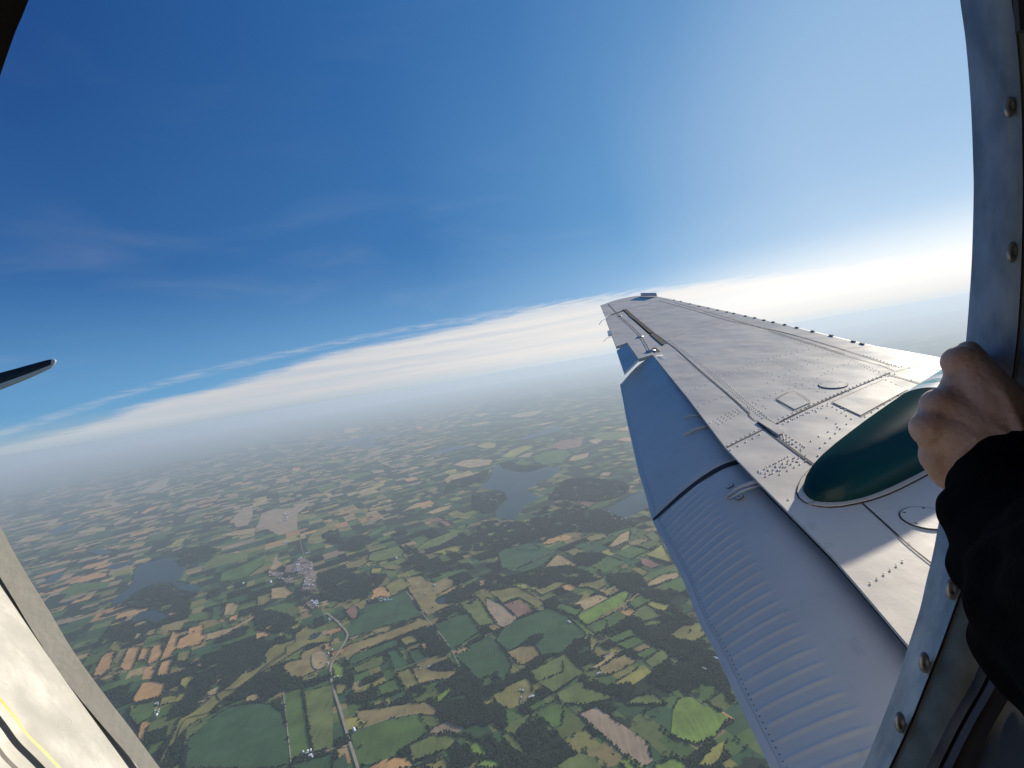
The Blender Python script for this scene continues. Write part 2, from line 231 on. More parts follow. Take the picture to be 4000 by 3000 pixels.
FIELDS = [l.split(None, 2) for l in '''
5 P 330,430,400,390,490,430,530,620,500,670,390,680,420,560,320,500
5 P 250,470,330,440,340,520,250,520
5 P 420,790,490,750,550,810,480,850
5 P 100,500,230,520,240,560,120,560
5 P 230,570,330,560,330,620,240,610
4 O 355,1420,440,1250,490,1215,565,1200,535,1240,500,1360,420,1415
4 O 597,1332,665,1175,780,1160,740,1280,700,1365,630,1360
4 O 742,1286,784,1180,860,1175,820,1280
4 O 822,1316,882,1165,975,1135,930,1288
4 O 936,1290,1050,1030,1110,1040,1080,1180,1040,1245
4 O 1085,1190,1110,1100,1180,1060,1190,1005,1315,972,1310,1140
4 O 780,1450,820,1330,870,1335,895,1370,870,1440
4 O 915,1418,960,1290,1045,1270,1010,1405
4 O 700,1635,790,1480,900,1460,990,1480,960,1590,760,1640
4 T 1490,895,1510,795,1580,780,1620,800,1570,885
4 O 1455,945,1480,925,1515,925,1500,950
4 O 1530,945,1540,910,1625,880,1600,930
4 O 262,488,300,460,495,415,490,435,330,490
4 O 200,610,270,560,380,530,480,525,470,555,260,605
4 K 535,100,600,65,700,38,640,80,560,115
4 T 225,175,340,140,475,130,440,165,250,185
4 Y 1020,305,1060,260,1155,228,1120,290
4 B 920,1058,960,980,1165,925,1110,1025,1000,1035
4 T 710,1108,740,1050,790,1045,760,1085
4 B 805,1070,840,1030,920,1005,890,1065
4 T 1335,1118,1350,1050,1400,1040,1580,990,1740,900,1805,830,1810,880,1700,960,1480,1075
4 V 1085,1290,1095,1220,1215,1195,1190,1280
4 O 1255,1330,1280,1300,1315,1310,1290,1340
4 T 700,445,740,415,875,398,820,435
4 T 1900,750,1900,660,2030,640,2090,700,2030,740
4 T 1870,545,1900,470,1945,365,1960,420,2015,450,1920,520
4 Y 1115,1500,1130,1440,1215,1410,1230,1440,1160,1525
4 O 1005,890,1030,868,1105,868,1040,895
4 D 1380,930,1400,830,1480,800,1470,920
4 G 1170,960,1200,880,1370,850,1360,930
4 E 1300,470,1420,380,1500,360,1700,350,1690,400,1500,450,1340,500
4 G 1460,600,1480,520,1600,480,1860,370,1840,450,1700,560,1560,600
4 V 520,560,560,510,680,490,660,540
4 G 60,700,200,620,520,600,480,650,200,720
4 E 1110,540,1140,520,1180,540,1160,600,1105,590
4 E 430,1140,470,1090,500,1100,450,1150
5 B 228,1400,240,1330,290,1290,390,1270,400,1210,580,1140,600,1180,690,1290,600,1345,530,1370,400,1430,310,1430,290,1390
2 K 440,1470,470,1400,490,1340,600,1300,700,1300,760,1290,890,1225,900,1265,800,1340,800,1480,640,1530,560,1480
2 V 800,1345,960,1345,960,1375,800,1410
2 K 240,1390,290,1330,360,1290,415,1285,410,1370,370,1440,270,1460
2 T 140,1530,260,1490,440,1465,420,1510,250,1530
2 T 415,1250,530,1190,540,1230,430,1290
2 T 825,1560,825,1520,860,1510,870,1550
2 V 890,1560,960,1490,1120,1415,1130,1450,1180,1480,1150,1530,980,1600,890,1600
2 E 1380,1550,1440,1490,1560,1435,1590,1470,1480,1530
2 V 1240,1345,1270,1310,1420,1295,1400,1330
2 V 1350,1440,1380,1405,1440,1400,1410,1435
2 T 1325,1165,1360,1135,1450,1110,1500,1150,1360,1180
2 Y 1440,1100,1540,1070,1560,1090,1480,1130
2 T 1700,1325,1830,1250,1980,1240,1960,1285,1850,1280
2 R 1930,1395,1980,1385,2010,1365,2130,1430,2120,1450,2090,1460,2020,1410,1960,1420
2 O 750,970,770,945,830,945,800,970
2 K 1450,880,1470,850,1530,840,1510,865
2 K 1440,975,1540,960,1550,980,1460,995
2 O 1820,605,1840,590,1900,585,1870,605
2 O 1200,625,1220,605,1340,600,1360,610,1220,650
2 K 360,785,400,770,470,780,440,790
2 K 420,850,450,825,460,840
2 V 1050,905,1060,885,1170,870,1220,885,1180,900
2 K 1150,1045,1180,1035,1175,1050
2 K 670,1075,700,1050,735,1040,730,1065
2 G 960,1120,1120,1080,1140,1110,1000,1160
2 G 1210,1020,1400,980,1440,1000,1260,1050
1 K 1140,1090,1200,1060,1300,1045,1260,1080,1180,1105
1 K 1320,1090,1400,1045,1470,1025,1430,1110,1330,1160,1180,1170
1 K 980,1450,1000,1420,1100,1380,1150,1365,1090,1410
1 O 1210,1340,1280,1300,1380,1265,1340,1300,1250,1340
1 O 1150,1335,1200,1315,1180,1340
1 K 1530,1300,1620,1265,1710,1265,1650,1290
1 T 660,1505,800,1475,920,1455,900,1490,720,1500
1 K 940,1240,990,1240,1060,1270,980,1290
1 K 40,1480,120,1465,200,1455,120,1485
1 O 200,1420,230,1400,280,1390,240,1415
1 K 720,1395,800,1365,820,1375
1 K 720,1275,790,1255,780,1275
1 K 380,1440,460,1390,510,1385,470,1440
1 K 490,1045,590,1030,560,1060
1 T 130,1600,220,1540,330,1520,280,1570
1 T 880,1215,930,1175,970,1155,960,1185
1 Y 1470,1640,1520,1570,1605,1550,1560,1610
3 O 1800,610,1890,585,1910,625,1840,625
3 O 1790,705,1860,680,1930,680,1925,720
3 R 1215,760,1300,710,1400,695,1500,710,1480,760,1380,780,1280,780
3 Y 795,850,880,790,1000,755,1070,765,1000,800,900,855
3 K 930,855,1000,820,1070,810,1040,850
3 G 1070,870,1150,810,1350,780,1390,830,1300,900,1150,915
3 G 870,930,960,870,1060,900,1000,930
3 T 380,920,470,880,600,870,720,880,690,920,520,945
3 T 300,1050,350,1010,520,970,560,1000,420,1060,340,1090
3 Y 300,985,330,965,400,955,410,975,350,1005
3 Y 525,1020,560,980,630,985,600,1015
3 Y 580,755,650,730,750,735,730,770,640,775
3 E 1560,670,1650,640,1890,630,1900,670,1750,710,1650,700
3 T 1550,720,1640,695,1680,700,1620,740
3 T 1370,880,1420,840,1550,815,1540,850,1430,885
3 R 1195,1165,1230,1150,1290,1165,1400,1150,1480,1190,1420,1190,1380,1215,1270,1205
3 R 1430,1240,1490,1210,1560,1240,1630,1245,1540,1285
3 Y 1490,1120,1530,1105,1640,1110,1680,1150,1580,1180,1510,1150
3 T 1640,1010,1680,985,1740,985,1720,1015
3 L 500,1600,600,1530,740,1500,750,1512,880,1470,950,1520,880,1600,570,1645
3 T 880,1455,950,1420,1020,1410,950,1460
3 V 970,1500,1050,1460,1100,1460,1060,1490
3 G 1090,1465,1180,1425,1175,1450,1120,1475
3 V 1375,1450,1420,1425,1480,1420,1430,1450
3 O 1150,1600,1200,1560,1310,1540,1290,1585,1210,1610
3 D 920,1655,1000,1600,1050,1590,1130,1640,1110,1659
3 V 1110,1560,1150,1535,1190,1545,1160,1580
3 V 1520,1560,1620,1510,1700,1515,1680,1560,1580,1590
3 T 1710,1635,1820,1520,1910,1485,1900,1570,1800,1620
3 E 2030,1530,2090,1490,2150,1520,2180,1580,2100,1570
3 T 150,1330,260,1290,370,1265,340,1300,200,1345
3 V 330,1340,400,1310,540,1370,500,1395,380,1380
3 G 400,1475,440,1440,500,1440,470,1480
3 G 590,1450,640,1420,710,1490,650,1500
3 E 30,1659,150,1580,250,1540,400,1490,420,1530,250,1620,100,1659
3 O 20,1300,90,1250,180,1225,215,1255,120,1275
3 V 140,1150,190,1120,250,1115,220,1150
3 G 2212,1000,2060,1010,1980,1060,2100,1090
3 T 550,490,640,470,700,480,600,505
3 T 520,575,640,545,720,550,560,585
3 T 850,500,980,470,1160,450,1080,490,960,510
3 V 1310,555,1400,515,1490,505,1420,545
5 G 935,225,990,180,1120,110,1150,150,1050,200
5 E 970,380,1010,350,1230,295,1280,340,1260,385,1040,430,980,425
5 V 770,450,830,430,950,400,970,430,900,480,790,490
5 V 1090,490,1190,450,1290,470,1200,505
5 Y 990,530,1000,490,1100,480,1080,520
5 O 960,775,1020,705,1110,640,1150,690,1165,730,1060,735
5 V 1120,640,1180,600,1270,562,1300,600,1340,640,1170,725
5 B 1300,565,1440,550,1480,600,1550,610,1650,560,1710,600,1700,650,1560,720,1560,770,1650,790,1750,775,1470,895,1430,850,1350,720,1310,650
5 D 1060,790,1160,740,1300,685,1400,840,1460,895,1100,990,1010,1020,810,1080,790,1010,870,920,930,870,940,800
5 B 720,1270,790,1150,1080,1060,1450,920,1510,965,1180,1090,900,1200,740,1270
5 D 800,1310,840,1240,1180,1110,1230,1100,1240,1140,850,1320
5 E 830,1350,1110,1230,1130,1300,880,1395
5 D 1135,1210,1210,1180,1330,1310,1200,1370
5 D 1310,1200,1420,1180,1480,1270,1370,1310
5 O 1420,1140,1480,1125,1500,1185,1450,1185
5 V 1250,1095,1360,1060,1400,1110,1290,1150
5 D 1550,970,1760,890,1850,880,1930,1040,1690,1190,1590,1050
5 E 1760,790,1920,740,2080,960,1930,990
5 D 1700,1220,2020,1070,2160,1220,2212,1330,2140,1480,2090,1400,1930,1440,1850,1370
5 T 1690,1200,1830,1160,1850,1190,1720,1230
5 B 1215,1390,1400,1340,1500,1365,1640,1370,1730,1375,1680,1430,1480,1470,1300,1530,1260,1480
5 O 580,1135,655,1130,630,1200,590,1200
5 L 660,1330,700,1290,760,1340,775,1420,680,1430
5 V 690,1500,730,1480,810,1490,760,1560,700,1570
5 G 1060,1500,1230,1430,1270,1540,1090,1590
5 G 240,1570,400,1520,410,1659,210,1659
5 E 640,780,700,760,725,780,680,820,600,830
5 R 770,860,850,800,890,840,880,920,820,925
5 V 380,1430,530,1390,540,1430,400,1470
7 V 340,1600,450,1380,520,1230,560,1130,700,1060,960,860,1090,780,1240,640,1330,620,1500,520,1480,440,1530,370,1800,270,1820,150,1950,120,2050,200,2212,230,2212,290,1950,320,1780,430,1600,540,1390,660,1200,800,1000,940,880,1080,600,1240,560,1330,430,1540
7 D 620,1659,640,1400,700,1290,900,1130,1100,1000,1350,960,1560,980,1680,1050,1720,1300,1760,1600,1600,1659
7 G 1680,850,1880,790,1960,1240,2000,1480,1760,1560,1720,1200
7 E 1900,830,2212,760,2212,1440,1990,1480,1940,1200,1910,930
7 T 1270,930,1290,880,1410,845,1430,905,1350,950
7 G 20,1100,30,980,290,940,250,1110,100,1200
7 O 100,1340,140,1170,240,1150,170,1380
7 V 345,990,370,900,550,870,510,940
7 V 10,1040,30,990,100,980,60,1040
7 V 1880,700,2030,650,2050,690,1880,730
7 D 1760,1659,1780,1620,2212,1500,2212,1659
8 B 420,1170,700,1130,860,1100,1040,1090,1130,1150,1100,1200,960,1190,740,1220,500,1310,440,1230
8 Y 330,1240,430,1215,520,1270,470,1310,400,1320,340,1330
8 L 1115,1050,1230,960,1265,980,1140,1100
8 G 370,1350,740,1225,960,1190,1060,1340,880,1470,760,1560,700,1600,430,1640,400,1460
8 E 880,1460,1090,1370,1330,1390,1210,1490,910,1605
8 O 530,1659,680,1580,860,1565,890,1600,910,1659
8 L 1370,1430,1420,1410,1560,1480,1530,1550,1440,1540
8 L 1530,1580,1650,1590,1670,1650,1450,1659
8 G 610,940,770,880,820,980,640,1030
8 V 770,840,900,790,960,930,850,985,830,960
8 E 1680,1380,1760,1350,1900,1540,1830,1540
8 G 1980,1200,2180,1100,2212,1110,2212,1280,2130,1310
8 V 1600,1020,1720,960,1900,880,1950,940,1930,1080,1750,1150,1640,1100
8 E 1920,830,2180,700,2212,740,2212,830,1980,920
8 V 910,1659,1180,1580,1260,1659
6 G 1090,340,1150,335,1250,290,1410,330,1250,410
6 G 900,460,1020,370,1210,435,1020,525
6 V 855,230,920,190,1020,185,1050,215,900,265
6 Y 1370,375,1520,280,1570,370,1610,420,1560,430
6 R 1325,390,1370,400,1510,465,1430,490,1350,455
6 V 1250,490,1290,470,1410,520,1370,555
6 T 1380,620,1520,540,1660,520,1670,560,1400,650
6 D 100,350,380,260,590,330,230,500,130,480
6 T 510,470,620,365,700,400,790,460,740,470
6 D 240,505,590,345,600,360,470,470,350,520
6 V 420,680,620,598,670,630,480,725
6 B 1000,700,1050,660,1130,630,1190,665,1060,730
6 T 760,790,960,710,1050,745,840,850,800,800
6 L 775,905,1200,675,1240,700,1200,780,860,975
6 B 860,975,1200,780,1330,680,1320,720,1180,830,900,970
6 G 1220,790,1330,720,1420,770,1290,840
6 E 1255,890,1310,850,1380,820,1530,900,1350,955
6 Y 1390,800,1430,770,1600,800,1540,860,1460,840
6 G 600,830,640,790,830,850,770,905
6 G 860,990,1000,920,1060,950,1000,1030,940,1045
6 D 80,1110,180,960,560,830,620,860,700,900,870,1060,760,1190,480,1240,390,1120,310,1150,180,1200
6 V 30,690,150,655,280,650,510,790,450,835,280,730,140,790
6 R 145,800,260,760,410,850,270,915
6 K 0,740,40,760,140,800,270,920,160,1000,80,960,0,850
6 G 1050,1090,1240,1010,1310,1060,1110,1130
6 G 1110,1140,1300,1070,1370,1110,1210,1190
6 G 1290,1230,1440,1160,1490,1190,1350,1270
6 E 1370,1285,1530,1180,1600,1250,1440,1355
6 T 870,1370,1100,1220,1160,1220,980,1340
6 B 980,1340,1200,1230,1300,1290,1080,1400,980,1410
6 Y 1060,1505,1270,1380,1350,1320,1430,1380,1270,1490,1210,1475
6 E 380,1385,680,1220,740,1290,850,1380,590,1560,440,1460
6 E 600,1570,860,1440,990,1560,1100,1600,850,1659,650,1659
6 B 180,1210,310,1155,420,1160,470,1230,330,1310,280,1310,230,1260
6 V 1580,1070,1700,980,1880,955,1920,1050,1840,1100,1750,1140
6 Y 1840,1380,1910,1330,2040,1370,1920,1490
6 V 780,650,830,600,970,530,1010,570,1030,640,960,680,880,650
6 V 890,1060,960,1100,930,1200,900,1160
6 E 1200,1659,1290,1600,1450,1570,1560,1659
6 V 720,110,780,90,820,95,760,130
0 L 2630,2770,2650,2730,2700,2722,2770,2750,2850,2806,2790,2880,2720,2905,2620,2870
0 Y 2720,2990,2780,2920,2840,2890,2820,2950,2780,2990
0 E 2180,2990,2250,2940,2330,2960,2360,3020,2200,3030
0 K 2260,2790,2330,2760,2530,2900,2550,2970,2500,3010,2420,2930
0 L 2700,3010,2640,2960,2560,2985,2570,3030
0 L 2420,2980,2450,2950,2520,3000,2500,3030
'''.strip().split('\n')]
LAKES = [l.split() for l in '''
3 590,1130,640,1090,690,1040,720,970,740,925,790,930,830,965,1000,985,1180,945,1290,940,1290,975,1200,1040,1110,1060,1090,1100,1010,1130,1050,1160,1110,1190,1060,1240,980,1290,950,1350,880,1395,800,1380,740,1370,770,1280,840,1240,830,1170,760,1140,680,1125
3 1700,1290,1790,1250,1880,1200,2030,1130,2212,1060,2290,1100,2212,1200,2050,1290,1880,1370,1760,1345
3 960,700,980,680,1100,640,1230,600,1320,590,1300,620,1160,660,1020,695
3 170,825,300,780,500,750,460,775,300,815,200,828
2 1020,765,1100,730,1230,715,1400,665,1650,635,1600,660,1450,690,1460,745,1560,745,1440,770,1330,780,1300,755,1150,760
4 530,800,540,750,640,680,700,610,715,520,760,460,900,420,1010,400,1110,460,1150,520,1080,600,960,610,860,630,720,700,640,770
4 1040,625,1060,600,1160,610,1300,650,1240,690,1150,680
4 700,950,720,900,780,860,880,850,1000,880,1030,900,900,950,830,925,760,945
4 -60,620,0,545,90,520,100,550,40,600
4 470,475,560,440,690,425,720,385,700,440,560,490
4 330,340,430,320,520,345,420,370
8 1110,215,1140,190,1200,185,1190,225,1150,240
8 20,550,40,510,110,490,90,530
1 430,1530,450,1480,560,1440,700,1430,650,1460,520,1500
'''.strip().split('\n')]
WOODS = [l.split() for l in '''
7 1080,350,1140,310,1500,290,1480,440,1500,520,1330,620,1290,600,1120,420
7 1010,950,1200,800,1380,670,1500,760,1660,830,1480,900,1420,850,1290,890,1060,980
7 1400,670,1690,560,1700,660,1870,700,1870,770,1690,820
7 720,640,1060,380,1280,600,1240,640,1080,770,900,850,600,950,760,780
7 400,1560,450,1450,520,1380,600,1400,640,1500,560,1600,380,1659
8 370,1010,400,990,520,950,600,960,640,1040,730,1060,700,1120,600,1140,440,1135,370,1090
8 1040,1080,1060,1055,1120,1080,1160,1090,1270,990,1210,920,1280,880,1250,790,1290,780,1350,820,1450,870,1520,890,1640,840,1700,980,1600,1010,1600,1080,1700,1150,1780,1290,1700,1310,1600,1290,1460,1290,1300,1300,1180,1240,1130,1150
8 830,1050,860,1000,900,960,960,930,1040,980,1020,1010,900,1070
8 1800,1290,1900,1240,2000,1210,2130,1390,2000,1490,1880,1460
8 1560,1390,1620,1390,1700,1480,1900,1560,2000,1500,2100,1659,1930,1700,1820,1620,1700,1560
8 1070,1360,1200,1340,1350,1370,1480,1380,1560,1470,1600,1560,1540,1560,1540,1500,1440,1410,1200,1380
8 760,1560,780,1520,860,1465,890,1540,840,1570
8 1210,1500,1330,1400,1400,1420,1440,1600,1360,1659,1280,1659,1280,1560
8 1850,590,1890,560,1960,510,2020,510,2010,550,1890,600
8 1860,820,1900,770,2050,700,2070,730,1930,820
8 960,480,1040,450,1130,520,1220,620,1200,690,1120,680,1060,700,980,650,1060,630,1000,560
8 1100,340,1290,260,1320,280,1200,360,1160,385
8 1750,1180,1850,1110,2000,1030,2040,1050,1880,1160,1780,1220
8 300,700,350,740,400,850,380,960,340,900,330,820
6 0,590,200,550,430,500,640,470,760,480,880,520,1000,560,960,600,700,620,620,600,420,680,190,660,0,680
6 1050,590,1060,540,1300,530,1370,640,1230,690,1100,640
6 750,390,820,350,1060,370,880,470
6 800,1440,860,1400,1060,1500,1200,1480,1290,1530,1180,1590,1060,1550,960,1570
6 1120,920,1280,900,1400,970,1600,1070,1800,1130,1900,1160,2000,1250,2060,1400,2110,1480,2160,1659,2080,1600,1980,1500,1850,1480,1740,1580,1700,1520,1480,1500,1380,1430,1580,1250,1500,1160,1330,1060,1170,980
6 1340,690,1480,660,1600,740,1560,800,1440,770
6 1540,890,1620,830,1820,960,1700,970
6 300,1140,420,1060,480,1080,420,1150
6 700,1180,760,1110,880,1110,860,1160,770,1220
6 640,420,700,440,760,480,680,480
5 540,560,640,500,800,530,1000,540,1130,560,1000,700,900,780,740,780,600,760,560,680
5 560,200,700,150,760,260,900,200,1000,240,900,330,740,330
5 1290,290,1400,330,1500,440,1700,420,1830,480,1600,520,1400,500,1330,440
5 1560,760,1620,720,1760,660,1900,700,1880,790,1760,780,1650,790
5 0,860,120,850,300,900,420,1000,300,1060,100,1040,0,1000
3 430,1659,560,1500,700,1400,1000,1420,1300,1320,1600,1300,1900,1400,1980,1440,1700,1500,1300,1500,1000,1600,620,1659
3 1200,1220,1330,1060,1500,1040,1800,1060,1900,1120,1800,1200,1600,1240
3 360,1060,560,1010,690,960,620,1060,440,1120,300,1160
3 780,920,860,890,960,930,1200,930,1000,975,840,955
3 540,1180,760,1140,830,1180,820,1240,760,1280,720,1350,560,1300
4 600,780,740,700,860,640,1000,640,1140,690,1280,700,1180,760,900,820,700,830
4 1120,320,1340,300,1440,350,1300,400,1150,470,1100,440
4 1480,1060,1700,980,1720,1040,1560,1100,1400,1140
'''.strip().split('\n')]
CL = {}
def fl(s): return [float(a) for a in s.split(',')]
def jitter_poly(P, z, step, amp, rg):
    out = []
    n = len(P)
    for i in range(n):
        a = G(*P[i], z); b = G(*P[(i + 1) % n], z); L = np.linalg.norm(b - a); dist = np.linalg.norm((a + b) / 2)
        st = step * max(1, dist / 9000); k = int(max(1, min(14, L / st)))
        am = min(amp * max(.6, dist / 10000), L / k * .3)
        nrm = np.array([-(b - a)[1], (b - a)[0], 0]) / max(L, 1e-6)
        for j in range(k):
            q = a + (b - a) * j / k
            if j: q = q + nrm * rg.normal(0, am)
            out.append(q)
    return out
def ground_mat(name, c, rows=True, var=.35):
    m = bpy.data.materials.new(name); m.use_nodes = True; t = NT(m.node_tree); b = t.n['Principled BSDF']
    g = t.node('ShaderNodeNewGeometry'); P = g.outputs['Position']
    n = t.noise(P, .0035, 6, .6); n2 = t.noise(P, .03, 5, .65)
    mp = t.node('ShaderNodeMapping'); mp.inputs['Rotation'].default_value = (0, 0, R_(26)); mp.inputs['Scale'].default_value = (1, .12, 1); t.l.new(P, mp.inputs[0])
    n3 = t.noise(mp.outputs[0], .02, 4, .6)
    d = tuple(x * (1 - var) for x in c); l = tuple(min(.9, x * (1 + var)) for x in c)
    cc = t.mix(t.ss(n, .3, .7), c4(d), c4(l))
    cc = t.mix(t.ss(n2, .45, .75, 0, .35), cc, c4(tuple(x * .6 + .4 * y for x, y in zip(c, (.24, .20, .10)))))
    cc = t.mix(t.ss(n3, .5, .8, 0, .4), cc, c4(tuple(x * .65 for x in c)))
    mq = t.node('ShaderNodeMapping'); mq.inputs['Rotation'].default_value = (0, 0, R_(26)); mq.inputs['Scale'].default_value = (1, .03, 1); t.l.new(P, mq.inputs[0])
    n5 = t.noise(mq.outputs[0], .075, 3, .7); cc = t.mix(t.ss(n5, .42, .62, 0, .38), cc, c4(tuple(min(.9, x * 1.55) for x in c)))
    vo = t.node('ShaderNodeTexVoronoi'); t.l.new(P, vo.inputs['Vector']); vo.inputs['Scale'].default_value = .0042
    cc = t.mix(t.ss(vo.outputs['Distance'], .1, .7, .28, 0), cc, c4(tuple(x * .6 for x in c)))
    t.l.new(cc, b.inputs['Base Color']); b.inputs['Roughness'].default_value = .95; b.inputs['Specular IOR Level'].default_value = .1
    return m
COLS = {k: tuple(min(.6, x * 1.45) for x in v) for k, v in COLS.items()}
FM = {k: ground_mat('field_' + k, v, var=(.18 if k in 'OK' else .32)) for k, v in COLS.items()}
FPOLY = []   # (array of xy) of every traced field / lake, for keeping trees out of them
def build_fields():
    rg = np.random.default_rng(3)
    for i, (c, k, f) in enumerate(FIELDS):
        P = gp(int(c), fl(f)); z = 2.0 + .02 * i
        V = jitter_poly(P, z, 90, 4, rg)
        o = mesh('field', V, [tuple(range(len(V)))], FM[k]); tag(o, kind='structure')
        FPOLY.append((np.array([v[:2] for v in V]), 'F', i))
def water_mat():
    m = bpy.data.materials.new('lake_water'); m.use_nodes = True; t = NT(m.node_tree); b = t.n['Principled BSDF']
    g = t.node('ShaderNodeNewGeometry'); n = t.noise(g.outputs['Position'], .0012, 3)
    t.l.new(t.mix(t.ss(n, .35, .65), (.012, .045, .045, 1), (.008, .030, .040, 1)), b.inputs['Base Color'])
    b.inputs['Roughness'].default_value = .4; b.inputs['Specular IOR Level'].default_value = .22
    return m
def build_lakes():
    rg = np.random.default_rng(5); wm = water_mat()
    for i, (c, f) in enumerate(LAKES):
        P = gp(int(c), fl(f)); V = jitter_poly(dense(P + [P[0]], 3)[:-1], 9 + .05 * i, 60, 10, rg)
        o = mesh('lake', V, [tuple(range(len(V)))], wm); tag(o, kind='structure')
        FPOLY.append((np.array([v[:2] for v in V]), 'L', i))
ROADS = [l.split() for l in '''
8 W 28 170,320,270,400,340,480,345,530,300,610,240,700,205,790,205,870,230,980,290,1170,340,1340,380,1470,440,1659,480,1760
5 W 12 1300,685,1450,890,1520,970,1600,1060,1690,1190
5 W 11 1690,1190,1850,1120,2010,1060,2212,950
6 N 10 330,380,590,335
6 W 11 220,505,590,335
5 W 10 1690,1190,1760,1330
6 N 11 280,730,590,790,860,970,1050,1120,1440,1360,1700,1540,1900,1680
6 N 10 40,1090,200,1260,380,1420,580,1570,850,1780
6 W 10 280,920,420,850,540,790
6 N 9 500,780,540,790
8 W 10 370,1350,500,1305,740,1225,960,1185
8 W 11 0,1560,260,1480,380,1455
8 N 9 870,1470,1060,1380
7 W 12 1680,850,1710,1150,1740,1400,1760,1600
7 W 9 480,480,440,640,390,830
7 N 9 1890,800,1920,1000,1960,1240
7 N 10 1760,1620,2212,1480
6 W 8 1380,815,1440,850,1530,895
6 W 8 1700,980,1880,955
6 W 8 1310,850,1380,815
5 W 9 1200,1370,1370,1310,1500,1255
6 W 8 910,1200,920,1150,990,1105
8 W 8 1800,1120,1900,1040,2040,960
5 W 10 380,240,400,330,430,420
6 W 10 620,370,900,260
6 N 11 0,330,200,290,420,240
3 W 12 20,1430,300,1330
5 W 10 930,225,1000,345
8 W 9 860,130,700,175,610,210
8 N 8 700,650,720,730,780,870,830,960
5 N 9 400,1430,410,1640
4 W 12 1040,720,1280,690,1460,640
'''.strip().split('\n')]
def ribbon(P3, w):
    V = []; n = len(P3)
    for i, p in enumerate(P3):
        a = P3[max(0, i - 1)]; b = P3[min(n - 1, i + 1)]; d = b - a; d = d / np.linalg.norm(d); s = np.array([-d[1], d[0], 0])
        V += [p - s * w / 2, p + s * w / 2]
    return V, [(2 * i, 2 * i + 1, 2 * i + 3, 2 * i + 2) for i in range(n - 1)]
def build_roads():
    mw = ground_mat('road_gravel', (.36, .32, .24), var=.12); mn = ground_mat('road_asphalt', (.11, .11, .10), var=.2)
    for i, (c, k, w, f) in enumerate(ROADS):
        P = dense(gp(int(c), fl(f)), 4); V, Fc = ribbon([G(*p, 8 + .03 * i) for p in P], float(w))
        tag(mesh('road', V, Fc, mw if k == 'W' else mn), kind='structure')
    # oval earth track and the ring road of the fair ground
    def ring(c, pts, w, m, name):
        P = gp(c, pts); P = dense(P + [P[0]], 5); V, Fc = ribbon([G(*p, 9.3) for p in P], w); tag(mesh(name, V, Fc, m), kind='structure')
    ring(5, [490, 1230, 530, 1210, 575, 1212, 598, 1245, 600, 1300, 570, 1345, 530, 1352, 500, 1335, 485, 1290], 16, mw, 'path')
    ring(2, [450, 1470, 480, 1410, 540, 1350, 600, 1320, 690, 1320, 710, 1340, 690, 1390, 650, 1430, 570, 1455, 520, 1475], 22, mw, 'path')
    V = [G(*p, 9.0) for p in gp(5, [490, 1232, 530, 1212, 575, 1214, 596, 1245, 598, 1300, 568, 1343, 530, 1350, 502, 1333, 487, 1290])]
    tag(mesh('field', V, [tuple(range(len(V)))], FM['T']), kind='structure')
    # stream through the marsh
    ms = ground_mat('stream_water', (.025, .035, .03), var=.2)
    for f, w in (([1000, 930, 960, 890, 970, 850, 1040, 820, 1160, 800, 1280, 720, 1380, 650, 1480, 580, 1600, 490, 1700, 420, 1710, 350, 1800, 300, 1810, 210, 1860, 150], 16),
                 ([400, 1560, 450, 1440, 510, 1370, 560, 1220, 640, 1120, 800, 1080, 890, 1040, 1000, 940], 13), ([1380, 650, 1480, 560, 1600, 470, 1700, 410], 34)):
        V, Fc = ribbon([G(*p, 9.1) for p in dense(gp(7, f), 4)], w); tag(mesh('stream', V, Fc, ms), kind='structure')

# ---- base ground: one sheet to the horizon, cut near the camera's view into a patchwork of farmland
GA = R_(64); ga = np.array([math.sin(GA), math.cos(GA)]); gb = np.array([ga[1], -ga[0]])
def vnoise(x, y, seed):
    r = np.random.default_rng(seed); T = r.random((256, 256)); xi = np.floor(x).astype(int); yi = np.floor(y).astype(int); fx = x - xi; fy = y - yi
    fx = fx * fx * (3 - 2 * fx); fy = fy * fy * (3 - 2 * fy); g = lambda a, b: T[a % 256, b % 256]
    return (g(xi, yi) * (1 - fx) + g(xi + 1, yi) * fx) * (1 - fy) + (g(xi, yi + 1) * (1 - fx) + g(xi + 1, yi + 1) * fx) * fy
def fbm(x, y, seed, o=4):
    s = 0; a = .5
    for i in range(o): s = s + a * vnoise(x * 2 ** i, y * 2 ** i, seed + i); a /= 2
    return s / (1 - .5 ** o)
def woodval(x, y): return fbm((x + 4e5) / 900, (y + 4e5) / 900, 21, 5)
def inview(x, y, z=-H, mx=250):
    c = np.stack([x, y, np.full_like(x, z)], -1) @ RM  # world->cam
    d = -c[:, 2]; px = 2000 + F * c[:, 0] / d; py = 1500 - F * c[:, 1] / d
    return (d > 0) & (px > -mx) & (px < 4000 + mx) & (py < 3000 + mx), px, py
HEDGE = []; WQ = []
